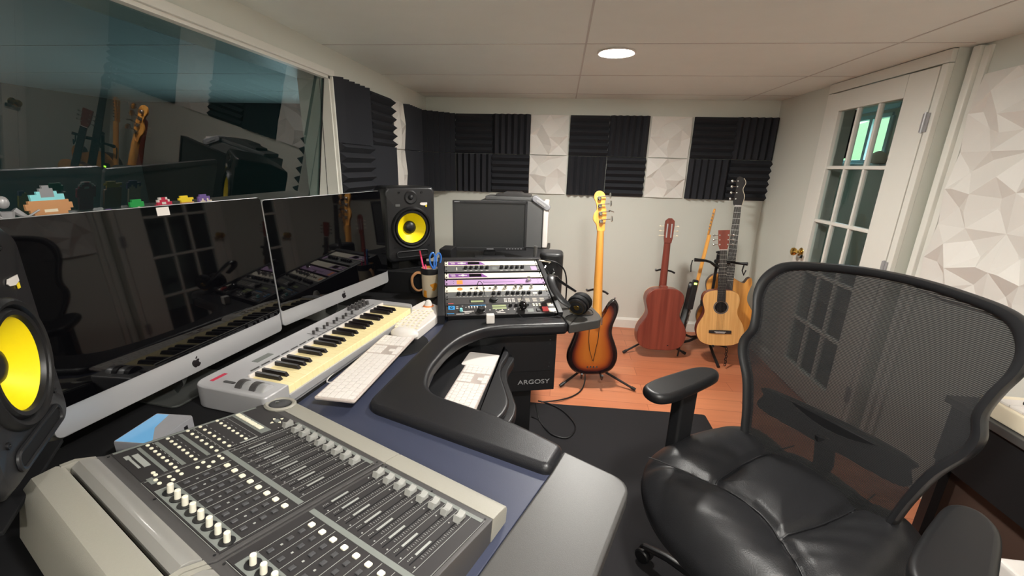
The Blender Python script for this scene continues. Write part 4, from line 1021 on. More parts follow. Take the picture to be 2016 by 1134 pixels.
# small white cube adapter
g = G(); g.box(-.017, .017, -.014, .014, 0, .038, .004, 3); o = simple('white_charger', 'small white cube charger on the armrest below the rack', 'charger', g, M['white']); o.location = (-.262, 1.600, .7725); o.rotation_euler = (0, 0, radians(15))

# mug with scissors and pens
mx_, my_ = -.632, 1.975
t = thing('mug', 'tall painted mug holding pens and scissors at the foot of the far speaker', 'mug', (mx_, my_, .751))
g = G(); g.lathe([(0, 0), (.036, 0), (.040, .01), (.043, .145), (.040, .147), (.038, .14), (.035, .012), (0, .010)], 32); g.build('mug_body', M['mug'], t)
g = G(); g.lathe([(.0435, .118), (.0445, .12), (.0450, .146), (.0435, .148), (.0400, .148), (.0395, .12)], 32); g.build('rim_band', M['black'], t)
g = G(); g.tube(spline([(-.038, -.01, .118), (-.060, -.02, .122), (-.082, -.028, .098), (-.080, -.028, .055), (-.060, -.02, .030), (-.036, -.01, .034)], 6, False), .0075, 10, flat=.7); g.build('handle', M['tan'], t)
t = thing('scissors', 'blue-handled scissors standing in the painted mug', 'scissors', (mx_+.012, my_+.008, .765), (radians(-6), radians(8), radians(40)))
g = G()
for s in (-1, 1): g.tri([(s*.002, 0, 0), (s*.010, 0, .11), (s*.001, 0, .12), (s*.002, .002, 0), (s*.010, .002, .11), (s*.001, .002, .12)], [(0, 1, 2), (3, 4, 5), (0, 1, 4, 3), (1, 2, 5, 4), (2, 0, 3, 5)])
g.build('blade', M['steel'], t)
for s in (-1, 1):
    g = G(); g.tube(spline([(s*.003, 0, .12), (s*.006, 0, .15), (s*.004, 0, .185), (s*.016, 0, .203), (s*.030, 0, .185), (s*.026, 0, .150), (s*.012, 0, .128)], 5), .0048, 8, closed=True, flat=.9); g.build('finger_loop', M['bluep'], t)
for nm, lb, m, a, b in (('pen', 'pink pen leaning left in the painted mug', M['pink'], (-.004, -.012, .012), (-.040, -.024, .235)), ('marker_pen', 'short pink and white marker in front of the scissors', M['white'], (.0, -.018, .012), (-.012, -.030, .168))):
    t = thing(nm, lb, 'pen', (mx_, my_, .751))
    g = G(); A, B = Vector(a), Vector(b); g.cyl(A, A+(B-A)*.86, .0042, seg=10); g.build('barrel', m, t)
    g = G(); g.cyl(A+(B-A)*.86, B, .0046, .0036, seg=10); g.build('cap', M['crimson'] if nm == 'pen' else M['pink'], t)
# translucent picture box behind the console
t = thing('card_box', 'clear-topped card box with a blue picture between console and computer', 'box', (-.898, .735, .751), (0, 0, radians(3)))
g = G(); g.box(-.045, .045, -.055, .055, 0, .046, .002); g.build('box_body', M['grey'], t)
g = G(); g.prism(rrect(-.0445, .0445, -.0545, .0545, .003), .046, .0475); lid = g.build('lid', M['grey'], t)
g = G(); g.tri([(-.043, -.053, .0478), (.043, -.053, .0478), (-.0, .0, .0478), (-.012, .052, .0478), (-.043, .052, .0478)], [(0, 1, 2, 3, 4)]); g.build('blue_picture', M['glassy'], lid)
g = G()
for y in (-.03, .0, .03): g.box(.0451, .0456, y-.004, y+.006, .014, .034)
g.build('side_marks', M['black'], t)

# ------------------------------------------------------------------ ornaments on the window sill
def beads(name, label, y, rows, x=-1.15, z=None, s=.0065, rz=0):
    z = WZ0+.004 if z is None else z
    t = thing(name, label, 'bead ornament', (x, y, z), (0, 0, rz), 'bead ornaments on the sill'); by = {}
    key = {'b': 'tan', 't': 'teal', 'g': 'grey', 'k': 'black', 'n': 'green', 'c': 'cream', 'r': 'crimson', 'w': 'white', 'y': 'yel', 'v': 'violet'}
    rows = rows+[rows[-1]]*(7 if len(rows) > 10 else 5)
    H = len(rows)
    for j, r in enumerate(rows):
        for i, ch in enumerate(r):
            if ch != '.': by.setdefault(key[ch], []).append((i-len(r)/2+.5, H-1-j+.5))
    for m, cells in by.items():
        g = G()
        for a, b in cells: g.box(-.0025, .0025, a*s-s*.5, a*s+s*.5, b*s-s*.5, b*s+s*.5)
        g.build(m+'_beads', M[m], t)
beads('bead_ornament', 'large stepped bead ornament, grey and pale blue over tan', .835, ['......gg......', '.....gggg.....', '....tggggt....', '..tttggggttt..', '..tttttttttt..', '.bbbbbbbbbbbb.', 'bbbbbbbbbbbbbb', 'bbbbbbbbbbbbbb', '.bbbbccccbbbb.', '..bbbbbbbbbb..', '...bbbbbbbb...', '...bbbbbbbb...', '...bbbbbbbb...'])
beads('bead_ornament', 'tiny yellow and violet bead ornament left of the green one', .965, ['vv..', 'vyy.', 'yyyy', 'yyyy', 'yyyy', 'yyyy'], s=.006)
beads('bead_ornament', 'green topped bead ornament with cream base', 1.035, ['..nnnn..', '.nnnnnn.', '.nnnnnn.', '..nncn..', 'cc.ccc.c', 'cc.ccc.c', 'cc.ccc.c', 'cc.ccc.c'])
beads('bead_ornament', 'crimson and white bead ornament above the white note', 1.115, ['..wrrw..', '.wrrrrw.', '.rrwwrrr', 'rrrrrrrr', 'rrrrrrrr', 'rrrrrrrr', 'rrrrrrrr', '.rrrrrr.'])
beads('bead_ornament', 'yellow and tan bead ornament beside the violet one', 1.192, ['.yyyy...', 'yyyyyyyy', '.yyyyyy.', '.bbbbbbb', 'bbbbbbbb', 'bbbbbbbb', 'bbbbbbbb', 'bbbbbbbb'])
beads('bead_ornament', 'violet and cream bead ornament at the far end of the bead row', 1.262, ['.vvvv...', 'vvvvvvv.', 'vvcvvcv.', 'vcccvccc', '.cccccc.', '.cccccc.', '.cccccc.', '.cccccc.'])
t = thing('toy_figurine', 'small silver poseable figurine with crossed rods at the left end of the sill', 'figurine', (-1.15, .755, WZ0+.004))
g = G()
g.tube([(0, 0, .045), (0, 0, .062), (0, 0, .080)], [.011, .010, .014], 10); g.ell((0, 0, .099), (.010, .010, .013))
g.tube([(0, .010, .045), (0, .018, .022), (0, .020, 0)], [.008, .006, .007], 8); g.tube([(0, -.010, .045), (0, -.020, .022), (0, -.022, 0)], [.008, .006, .007], 8)
g.tube([(0, .014, .082), (.006, .028, .066), (.014, .024, .054)], [.007, .005, .004], 8); g.tube([(0, -.014, .082), (.006, -.028, .066), (.014, -.022, .056)], [.007, .005, .004], 8)
g.build('figure_body', M['silver'], t)
g = G(); g.cyl((.016, -.050, .095), (.016, .055, .008), .002, seg=6); r1 = g.build('rod', M['silver'], t)
g = G(); g.cyl((.020, .045, .080), (.020, -.05, .030), .002, seg=6); g.build('rod', M['silver'], t)

# ================================================================== DESK CHAIR
# local frame: +y = forward (the way the sitter faces), +x = sitter's right, z up
fa = radians(211.5)
ch = thing('desk_chair', 'black swivel chair with mesh back and leather seat at right', 'chair', (.604, 1.055, 0), (0, 0, fa-pi/2))
# seat: puffy leather cushion with sewn creases
def seat_half(f):     # half width by depth position
    k = [(-.37, .20), (-.33, .27), (-.26, .315), (-.15, .335), (-.05, .335), (.05, .325), (.13, .30), (.19, .25), (.235, .17), (.262, .06), (.267, 0)]
    for (a, b), (c, d) in zip(k, k[1:]):
        if a <= f <= c: t = (f-a)/(c-a); return b+(d-b)*t
    return 0
out_ = spline([(.0, .268), (.10, .262), (.19, .232), (.26, .18), (.31, .10), (.335, .0), (.335, -.12), (.315, -.25), (.25, -.345), (.12, -.37), (0, -.37), (-.12, -.37), (-.25, -.345), (-.315, -.25), (-.335, -.12), (-.335, 0), (-.31, .10), (-.26, .18), (-.19, .232), (-.10, .262)], 5)
def seg_d(p, a, b):
    ax, ay = a; bx, by = b; t = max(0, min(1, ((p[0]-ax)*(bx-ax)+(p[1]-ay)*(by-ay))/((bx-ax)**2+(by-ay)**2)))
    return sqrt((p[0]-ax-t*(bx-ax))**2+(p[1]-ay-t*(by-ay))**2)
def polyd(p, P): return min(seg_d(p, a, b) for a, b in zip(P, P[1:]))
front = [(-.26, .165), (-.17, .095), (-.09, .045), (-.0, .025), (.09, .045), (.17, .095), (.26, .165)]
sl = [(.105, .04), (.125, -.10), (.13, -.24), (.12, -.36)]; srr = [(-x, y) for x, y in sl]
fl = [(.15, .085), (.20, .13)]
def seat_z(x, y):
    e = .0
    d1 = polyd((x, y), front); d2 = min(polyd((x, y), sl), polyd((x, y), srr))
    c = -.020*math.exp(-(d1/.013)**2)-.016*math.exp(-(d2/.012)**2)
    puff = .016*(1-math.exp(-(min(d1, d2)/.06)**2))
    wr = .0022*sin(x*55+5*sin(y*16))*math.exp(-((y-.13)/.08)**2)+.0018*sin(y*70+4*sin(x*20))*math.exp(-((abs(x)-.2)/.07)**2)
    side = .018*min(1, max(0, (abs(x)-.13)/.1))
    return c+puff+wr+side
g = G(); b = bmesh.new(); NR = 44; N = len(out_); rings = []
cx, cy = 0, -.06
for i in range(NR+1):
    r = i/NR; ring = []
    if i == 0: rings.append([b.verts.new((cx, cy, .505+seat_z(cx, cy)))]); continue
    for p in out_:
        x = cx+(p[0]-cx)*r; y = cy+(p[1]-cy)*r
        drop = .062*max(0, (r-.62)/.38)**2.4+.02*max(0, (y-.10)/.16)**2 if y > .1 else .062*max(0, (r-.62)/.38)**2.4
        ring.append(b.verts.new((x, y, .505+seat_z(x, y)*(1-max(0, r-.8)/.2*.8)-drop)))
    rings.append(ring)
for s_, dz in ((1.006, -.020), (.99, -.045), (.93, -.062), (.6, -.066)):
    rings.append([b.verts.new((cx+(p[0]-cx)*s_, cy+(p[1]-cy)*s_, v.co.z+dz if s_ > .95 else .505-.062+dz)) for p, v in zip(out_, rings[NR])])
for k in range(N): b.faces.new((rings[0][0], rings[1][k], rings[1][(k+1) % N]))
for A, B in zip(rings[1:], rings[2:]):
    for k in range(N): b.faces.new((A[k], B[k], B[(k+1) % N], A[(k+1) % N]))
b.faces.new(rings[-1]); bmesh.ops.recalc_face_normals(b, faces=b.faces)
g._add(b); g.build('seat', M['leather'], ch, angle=80)
g = G()
for P in (sl, srr, front):
    Q = spline(P, 6, False); g.tube([(x, y, .509+seat_z(x, y)) for x, y in Q], .0022, 6)
g.build('seat_piping', M['leather'], ch)
g = G(); g.prism(rrect(-.2, .2, -.24, .16, .05), .405, .43, .006); g.box(-.10, .10, -.14, .12, .345, .41, .01); g.build('seat_plate', M['black'], ch)
# backrest in its own reclined plane
BT = TR(0, -.25, .52) @ RX(radians(12))
half = [(.0, -.10), (.13, -.10), (.205, -.06), (.236, .08), (.262, .18), (.298, .26), (.306, .31), (.292, .36), (.30, .42), (.315, .48), (.312, .535), (.285, .582), (.24, .606), (.16, .622), (.08, .632), (0, .635)]
prof = half+[(-x, z) for x, z in half[-2:0:-1]]
pr_ = spline(prof, 5)
def curve_y(x, z): return .05*(x/.3)**2+.018*sin(z*5)-.0
inn_ = [(x*.915, .30+(z-.30)*.925) for x, z in pr_]
g = G(); b = bmesh.new()
secs = [(pr_, -.012), (pr_, .008), ([(x*.98, .3+(z-.3)*.985) for x, z in pr_], .020), ([(x*.94, .3+(z-.3)*.95) for x, z in pr_], .020), (inn_, .008), (inn_, -.010)]
R_ = [[b.verts.new((x, curve_y(x, z)+dy, z)) for x, z in P] for P, dy in secs]
for i in range(len(R_)):
    A, B = R_[i], R_[(i+1) % len(R_)]
    for k in range(len(A)): b.faces.new((A[k], A[(k+1) % len(A)], B[(k+1) % len(A)], B[k]))
bmesh.ops.recalc_face_normals(b, faces=b.faces); g._add(b, BT); g.build('back_frame', M['satin'], ch, angle=60)
g = G(); b = bmesh.new(); rings = []
for i in range(1, 15):
    r = i/14; rings.append([b.verts.new((x*r, curve_y(x*r, .3+(z-.3)*r)+.002, .3+(z-.3)*r)) for x, z in inn_])
c0 = b.verts.new((0, curve_y(0, .3)+.002, .3))
for k in range(len(inn_)): b.faces.new((c0, rings[0][k], rings[0][(k+1) % len(inn_)]))
for A, B in zip(rings, rings[1:]):
    for k in range(len(A)): b.faces.new((A[k], B[k], B[(k+1) % len(A)], A[(k+1) % len(A)]))
g._add(b, BT); g.build('back_mesh', M['mesh'], ch, angle=80)
g = G(); g.tube([BT @ Vector(p) for p in ((0, .0, .12), (0, -.05, .02), (0, -.02, -.06))]+[Vector((0, -.16, .40)), Vector((0, -.05, .385))], .028, 10, flat=.5); g.build('back_bracket', M['black'], ch)
lum = [(x*.80, .13+(z-.13)*.6) for x, z in spline([(-.22, .07), (.22, .07), (.25, .16), (.22, .21), (-.22, .21), (-.25, .16)], 5)]
g = G(); b = bmesh.new(); A = [b.verts.new((x, curve_y(x, z)-.014, z)) for x, z in lum]; B = [b.verts.new((x, curve_y(x, z)-.030, z)) for x, z in lum]
for k in range(len(A)): b.faces.new((A[k], A[(k+1) % len(A)], B[(k+1) % len(A)], B[k]))
b.faces.new(A); b.faces.new(B[::-1]); bmesh.ops.recalc_face_normals(b, faces=b.faces); g._add(b, BT); g.build('lumbar_pad', M['black'], ch, angle=60)
# arms
def arm(sx, ax, ang, dy=0):
    P = spline([(-.050, .12), (-.035, .165), (.0, .178), (.038, .160), (.052, .10), (.052, 0), (.045, -.10), (.020, -.145), (-.010, -.150), (-.035, -.12), (-.045, -.04), (-.050, .05)], 5)
    T = TR(ax, .0+dy, 0) @ RZ(ang) @ Matrix.Scale(sx, 4, (1, 0, 0))
    g = G(); g.prism(P, .708, .744, .014, 5, T=T); g.bm.normal_update(); bmesh.ops.recalc_face_normals(g.bm, faces=g.bm.faces); p = g.build('arm_pad', M['rubber'], ch, angle=60)
    g = G(); g.prism(rrect(-.022, .022, -.045, .035, .010), .44, .712, .004, T=T); g.prism(rrect(-.018, .018, -.036, .026, .006), .36, .46, .004, T=T)
    g.bm.normal_update(); bmesh.ops.recalc_face_normals(g.bm, faces=g.bm.faces); g.build('arm_post', M['black'], ch)
    g = G(); g.box(min(ax, ax*.3), max(ax, ax*.3), -.04+dy, .03+dy, .372, .398, .005); g.build('arm_bracket', M['black'], ch)
arm(1, .290, radians(6), .012); arm(-1, -.383, radians(12), .030)
# gas lift and base
g = G(); g.lathe([(.040, .11), (.040, .13), (.028, .14), (.028, .26), (.020, .262), (.020, .35), (0, .35)], 20); g.build('gas_lift', M['black'], ch)
g = G(); g.lathe([(0, .075), (.055, .078), (.058, .10), (.045, .118), (0, .12)], 24); g.build('hub', M['black'], ch)
for k in range(5):
    a = radians(72*k+16)
    g = G(); d = Vector((cos(a), sin(a), 0)); P = [d*.03+Vector((0, 0, .10)), d*.12+Vector((0, 0, .105)), d*.22+Vector((0, 0, .095)), d*.305+Vector((0, 0, .070))]
    g.tube(P, [.030, .026, .021, .016], 12, flat=.75); leg = g.build('base_leg', M['satin'], ch)
    g = G(); c = d*.305; n_ = Vector((-d.y, d.x, 0))
    for s_ in (-1, 1): g.lathe([(0, -.009), (.024, -.009), (.028, -.004), (.028, .004), (.024, .009), (0, .009)], 20, T=axes(c+n_*.014*s_+Vector((0, 0, .036)), d, Vector((0, 0, 1)), d.cross(Vector((0, 0, 1)))))
    g.box(-.006, .006, -.006, .006, .03, .07, T=TR(*c)); g.build('caster', M['rubber'], leg)

# ================================================================== RIGHT SIDE TABLE
t = thing('side_table', 'black table with a brown side panel against the right wall', 'table', (1.27, 0, 0))
g = G(); g.box(0, .345, -.10, 1.36, .70, .725, .004); g.build('table_top', M['lamblack'], t)
g = G(); g.box(.01, .03, -.08, 1.34, .50, .70); g.build('apron', M['deepblack'], t)
g = G(); g.box(.05, .07, -.06, 1.34, .012, .50); g.box(.05, .34, 1.32, 1.34, .012, .70); g.build('side_panel', M['brown'], t)
for x in (.02, .30):
    for y in (-.07, 1.31): g = G(); g.box(x, x+.03, y, y+.03, 0, .70); g.build('table_leg', M['black'], t)
t = thing('stage_piano', 'cream edged music keyboard lying on the right side table', 'music keyboard', (1.285, .25, .726))
g = G(); g.box(0, .30, 0, 1.03, 0, .05, .006); g.build('case', M['cream'], t)
g = G(); g.box(.14, .29, .03, 1.0, .05, .065, .004); g.build('control_panel', M['black'], t)
for i in range(12): 
    g = G(); g.box(.01, .12, .55+i*.037, .585+i*.037, .05, .058, .002); g.build('white_key', M['white'], t)
for i in (0, 1, 3, 4, 5, 7, 8, 10):
    g = G(); g.box(.05, .12, .575+i*.037, .595+i*.037, .058, .068, .002); g.build('black_key', M['bkeys'], t)
g = G(); g.box(1.12, 1.235, .72, .95, .009, .50, .012); simple('storage_tub', 'tall white storage tub on the floor beyond the near chair arm', 'box', g, M['white'])

# ================================================================== GUITARS
def body_plate(g, pts, y0, y1, bev=.004, seg=3): g.prism(pts, -y1, -y0, bev, seg, T=RX(pi/2))   # prism z -> -y
def tuners(t, pos, m, side=1, r=.011):
    for x, z in pos:
        s = side if side else (1 if x > 0 else -1)
        g = G(); g.cyl((x, -.004, z), (x, .012, z), .005, seg=10); g.cyl((x, .004, z), (x+s*.030, .004, z), .0018, seg=8); g.ell((x+s*.036, .004, z), (.009, .004, r)); g.build('tuning_key', m, t)
def neck_piece(g, z0, z1, w0, w1, y0, th, x0=0, x1=0, n=8):
    b = bmesh.new(); R = []
    for i in range(n+1):
        t = i/n; z = z0+(z1-z0)*t; w = (w0+(w1-w0)*t)/2; cx = x0+(x1-x0)*t
        R.append([b.verts.new((cx+w*cos(a), y0+th*sin(a) if sin(a) > 0 else y0, z)) for a in [pi*k/8 for k in range(9)]])
    for A, B in zip(R, R[1:]):
        for k in range(9): b.faces.new((A[k], A[(k+1) % 9], B[(k+1) % 9], B[k]))
    b.faces.new(R[0]); b.faces.new(R[-1]); bmesh.ops.recalc_face_normals(b, faces=b.faces); g._add(b)

def acoustic(name, label, loc, rot, sc, outl, depth, topm, sidem, neckm, zb, zn, L, headm, headpts, hole, bridge, slots=False, fb=None, nw=(.056, .048)):
    t = thing(name, label, 'guitar', loc, rot); t.scale = (sc, sc, sc)
    P = spline(outl, 6)
    g = G(); body_plate(g, P, .004, depth, .006); g.build('body', sidem, t, angle=50)
    g = G(); body_plate(g, [(x*.992, z) for x, z in P], 0, .0045, .0012, 1); g.build('soundboard', topm, t)
    g = G(); neck_piece(g, zb, zn, *nw, .0, .020); g.box(-nw[0]/2+.006, nw[0]/2-.006, .0, .06, zb-.03, zb+.02, .006); g.build('neck', neckm, t)
    g = G(); f0 = hole[1]+hole[2]+.002 if hole else zb-.12
    g.tri([(-nw[0]/2, -.005, f0), (nw[0]/2, -.005, f0), (nw[1]/2, -.005, zn), (-nw[1]/2, -.005, zn), (-nw[0]/2, .001, f0), (nw[0]/2, .001, f0), (nw[1]/2, .001, zn), (-nw[1]/2, .001, zn)], [(0, 1, 2, 3), (0, 1, 5, 4), (1, 2, 6, 5), (2, 3, 7, 6), (3, 0, 4, 7)])
    fbo = g.build('fingerboard', fb or M['rosewood'], t)
    g = G()
    for k in range(1, 19):
        z = zn-(zn-(bridge or .1))*(1-2**(-k/12))
        if z < f0: break
        w = nw[1]+(nw[0]-nw[1])*(zn-z)/(zn-f0); g.box(-w/2, w/2, -.0060, -.005, z-.0008, z+.0008)
    g.build('frets', M['steel'], fbo)
    g = G(); g.box(-nw[1]/2, nw[1]/2, -.007, .001, zn, zn+.004); g.build('nut', M['white'], t)
    g = G(); body_plate(g, headpts, -.002, .013, .002, 1); h = g.build('headstock', headm, t)
    if hole:
        g = G(); g.lathe([(0, 0), (hole[2], 0), (hole[2], .0012), (0, .0012)], 32, T=TR(hole[0], 0, hole[1]) @ RX(pi/2)); g.build('sound_hole', M['deepblack'], t)
        g = G(); g.lathe([(hole[2]+.001, 0), (hole[2]+.001, .0008), (hole[2]+.009, .0008), (hole[2]+.009, 0)], 32, T=TR(hole[0], 0, hole[1]) @ RX(pi/2)); g.build('rosette', M['midgrey'], t)
    if bridge:
        g = G(); g.prism([(-.075, -.010), (-.03, -.014), (.03, -.014), (.075, -.010), (.075, .010), (.03, .012), (-.03, .012), (-.075, .010)], 0, .008, .002, 1, T=TR(0, 0, bridge) @ RX(pi/2)); br = g.build('bridge', M['ebony'], t)
        g = G(); g.box(-.038, .038, -.011, -.008, bridge-.001, bridge+.002); g.box(-.03, .03, -.0095, -.008, bridge-.009, bridge-.006); g.build('saddle', M['white'], br)
        g = G()
        for k in range(6): x = (k-2.5); g.cyl((x*.0098, -.010, bridge), (x*.007, -.0075, zn), .0005, seg=4)
        g.build('strings', M['steel'], t)
    return t
def sym(h): return h+[(-x, z) for x, z in h[-2:0:-1]]
# small natural acoustic guitar on the triple stand, front view
lx = sym([(0, 0), (.08, .006), (.135, .035), (.158, .095), (.150, .155), (.118, .215), (.108, .255), (.118, .305), (.122, .345), (.105, .385), (.06, .405), (0, .408)])
hd = [(-.024, 0), (-.034, .035), (-.037, .135), (.037, .135), (.034, .035), (.024, 0)]
t = acoustic('acoustic_guitar', 'small natural top acoustic guitar in front on the corner stand', (1.205, 2.975, .175), (radians(-7), radians(-5), radians(-7)), 1.0, lx, .085, M['spruce'], M['mahogany'], M['mahogany'], .40, .695, .83, M['mahogany'], [(x, z+.70) for x, z in hd], (0, .285, .041), .105, fb=M['ebony'])
tuners(t, [(-.026, .735), (-.027, .768), (-.028, .80), (.026, .735), (.027, .768), (.028, .80)], M['steel'], 0, .007)
g = G(); g.box(-.159+.02, -.10, .03, .06, .27, .31) ; g = G(); g.box(-.128, -.112, .025, .065, .285, .325, .004); g.build('preamp_panel', M['black'], t)
# classical guitar, seen from the back
cl = sym([(0, 0), (.10, .006), (.165, .045), (.186, .12), (.172, .19), (.132, .255), (.120, .295), (.130, .345), (.142, .395), (.130, .445), (.085, .480), (0, .487)])
hd2 = [(-.026, 0), (-.032, .035), (-.036, .13), (-.034, .165), (-.012, .185), (.012, .185), (.034, .165), (.036, .13), (.032, .035), (.026, 0)]
t = acoustic('classical_guitar', 'reddish brown classical guitar turned back to front against the wall', (.805, 3.14, .068), (radians(4), 0, pi+radians(4)), .985, cl, .095, M['spruce'], M['mahogany'], M['mahogany'], .48, .82, 1.0, M['mahogany'], [(x, z+.82) for x, z in hd2], (0, .33, .043), .13)
g = G()
for x in (-.016, .016): g.box(x-.006, x+.006, -.001, .0145, .86, .965, .004)
g.build('headstock_slots', M['silver'], t)
tuners(t, [(-.028, .875), (-.028, .91), (-.028, .945), (.028, .875), (.028, .91), (.028, .945)], M['cream'], 0, .006)
# acoustic bass behind, tall black neck
ab = spline([(0, 0), (.10, .006), (.175, .05), (.200, .13), (.185, .21), (.145, .28), (.138, .33), (.150, .385), (.160, .425), (.150, .465), (.128, .458), (.105, .425), (.07, .435), (0, .475), (-.07, .485), (-.125, .46), (-.155, .41), (-.150, .355), (-.138, .31), (-.150, .26), (-.19, .19), (-.202, .12), (-.175, .05), (-.10, .006)], 3)
abh = spline([(-.022, 0), (-.034, .03), (-.030, .08), (-.026, .14), (-.030, .19), (-.012, .215), (.018, .20), (.034, .165), (.020, .12), (.036, .07), (.030, .025), (.022, 0)], 4)
t = acoustic('acoustic_bass', 'natural cutaway acoustic bass with a long black neck in the room corner', (1.315, 3.22, .16), (radians(-7.5), radians(-2), radians(-14)), 1.0, ab, .11, M['maple'], M['rosewood'], M['ebony'], .44, 1.0, 1.2, M['ebony'], [(x, z+1.0) for x, z in abh], (-.0, .31, .045), .13, fb=M['ebony'], nw=(.062, .046))
tuners(t, [(-.02, 1.05), (-.018, 1.095), (-.018, 1.14), (-.018, 1.18)], M['steel'], -1, .011)
g = G(); g.tube([(x+.001, -.002, z+1.0) for x, z in abh[len(abh)*6//12:len(abh)*11//12]], .0022, 6); g.build('headstock_binding', M['cream'], t)
g = G(); g.box(-.023, .023, -.0075, -.004, .992, .996); g.build('nut', M['white'], t)
# electric guitar seen edge-on
t = thing('electric_guitar', 'black electric guitar with maple neck, seen edge-on on the corner stand', 'guitar', (1.02, 3.22, .145), (radians(4.6), radians(6.6), radians(68)))
eb = spline([(0, 0), (.10, .008), (.155, .055), (.160, .12), (.125, .20), (.118, .25), (.14, .31), (.165, .37), (.150, .405), (.115, .37), (.05, .35), (-.03, .36), (-.09, .42), (-.13, .44), (-.15, .40), (-.125, .32), (-.115, .25), (-.13, .18), (-.155, .10), (-.14, .04), (-.08, .004)], 5)
g = G(); body_plate(g, eb, 0, .044, .008); g.build('body', M['satin'], t)
g = G(); body_plate(g, [(x*.72-.01, z*.7+.07) for x, z in eb], -.0025, 0.0, .001, 1); pgd = g.build('pickguard', M['midgrey'], t)
for z in (.12, .185, .25): g = G(); g.prism(rrect(-.042, .042, -.009, .009, .008), .002, .010, T=TR(0, 0, z) @ RX(pi/2)); g.build('pickup', M['white'], pgd)
g = G(); neck_piece(g, .33, .80, .056, .042, -.012, .022); g.box(-.021, .021, -.0165, -.012, .33, .80); g.build('neck', M['maple'], t)
g = G(); body_plate(g, spline([(-.022, .80), (-.034, .84), (-.050, .965), (-.03, .99), (.0, .985), (.026, .955), (.022, .93), (.022, .83), (.021, .80)], 4), -.004, .010, .002, 1); g.build('headstock', M['maple'], t)
tuners(t, [(-.018, .835+k*.024) for k in range(6)], M['steel'], -1, .006)
g = G(); g.box(-.035, .035, -.008, 0, .075, .095, .002); g.build('bridge', M['steel'], t)

# sunburst bass, back towards the camera
t = thing('bass_guitar', 'sunburst electric bass turned back to front beside the desk', 'guitar', (.262, 2.50, .105), (radians(-6.5), radians(-1), radians(8)))
bo = spline([(0, 0), (.07, .006), (.13, .035), (.160, .09), (.163, .15), (.143, .215), (.122, .275), (.127, .335), (.150, .40), (.156, .455), (.132, .498), (.103, .483), (.082, .43), (.06, .395), (.0, .385), (-.04, .40), (-.075, .435), (-.115, .44), (-.138, .40), (-.128, .34), (-.118, .28), (-.136, .22), (-.162, .15), (-.16, .085), (-.125, .03), (-.07, .004)], 5)
g = G(); b = bmesh.new(); lay = []
def ring(s, y):
    out = []
    for x, z in bo:
        cz = min(max(z, .13), .30); out.append(b.verts.new((x*s, y, cz+(z-cz)*s)))
    return out
ss = [(1-.012*3, 0), (.985, .004), (1.0, .012), (1.0, .034), (.985, .041), (.96, .045)]
A = [ring(s, y) for s, y in ss]
bl = [1, 1, 1, 1, 1, 1]
inn = [(.90, .90), (.84, .78), (.76, .6), (.66, .4), (.5, .2), (.3, .05), (.1, 0)]
F0 = [ring(s, 0) for s, _ in inn]; B0 = [ring(s, .045) for s, _ in inn]
seq = F0[::-1]+A+B0; vals = [v for _, v in inn][::-1]+bl+[v for _, v in inn]
for P, Q in zip(seq, seq[1:]):
    for k in range(len(P)): b.faces.new((P[k], P[(k+1) % len(P)], Q[(k+1) % len(P)], Q[k]))
b.faces.new(seq[0]); b.faces.new(seq[-1]); bmesh.ops.recalc_face_normals(b, faces=b.faces)
b.verts.index_update(); n_ = len(bo); order = {}
for i, P in enumerate(seq):
    for v in P: order[v.index] = vals[i]
me = bpy.data.meshes.new('body'); b.to_mesh(me); b.free(); me.materials.append(M['burst'])
at = me.attributes.new('burst', 'FLOAT', 'POINT')
for i in range(len(me.vertices)): at.data[i].value = order[i]
for p in me.polygons: p.use_smooth = True
bd = bpy.data.objects.new('body', me); COL.objects.link(bd); bd.parent = t
g = G(); g.bm.verts.ensure_lookup_table()
# neck back faces the camera (-y)
b = bmesh.new(); R = []
for i in range(11):
    q = i/10; z = .33+.60*q; w = (.064-.022*q)/2; cx = .022-.0*q
    R.append([b.verts.new((cx+w*cos(a), .020-.032*sin(a) if sin(a) > 0 else .020, z)) for a in [pi*k/10 for k in range(11)]])
for P, Q in zip(R, R[1:]):
    for k in range(11): b.faces.new((P[k], P[(k+1) % 11], Q[(k+1) % 11], Q[k]))
b.faces.new(R[0]); b.faces.new(R[-1]); bmesh.ops.recalc_face_normals(b, faces=b.faces); g._add(b); g.build('neck', M['maple'], t, angle=60)
hs = spline([(.002, .925), (-.008, .965), (-.028, .995), (-.024, 1.03), (-.008, 1.06), (-.016, 1.10), (-.028, 1.125), (-.018, 1.158), (.008, 1.168), (.034, 1.152), (.044, 1.12), (.040, 1.09), (.050, 1.05), (.052, 1.01), (.046, .97), (.043, .925)], 4)
g = G(); body_plate(g, hs, .004, .018, .003, 2); g.build('headstock', M['maple'], t)
for k in range(4):
    z = .985+k*.046; x = .018-k*.005
    g = G(); g.box(x-.012, x+.012, -.004, .004, z-.012, z+.012, .003); g.lathe([(0, 0), (.012, 0), (.012, .004), (.008, .008), (0, .009)], 18, T=TR(x, -.003, z) @ RX(pi/2)); g.cyl((x, -.008, z+.010), (x+.055, -.008, z+.014), .003, seg=8)
    g.lathe([(0, -.002), (.017, -.002), (.019, 0), (.017, .002), (0, .002)], 16, T=TR(x+.064, -.008, z+.015) @ RY(radians(90 if k != 1 else 20))); g.build('tuning_key', M['steel'], t)
g = G(); g.box(-.006, .054, -.002, .001, .335, .385, .002); npt = g.build('neck_plate', M['steel'], t)
g = G()
for x in (-.03, -.01, .01, .03): g.lathe([(0, 0), (.006, 0), (.006, .002), (.003, .002), (.003, .0005), (0, .0005)], 14, T=TR(x, 0, .055) @ RX(pi/2))
g.build('string_ferrules', M['steel'], t)
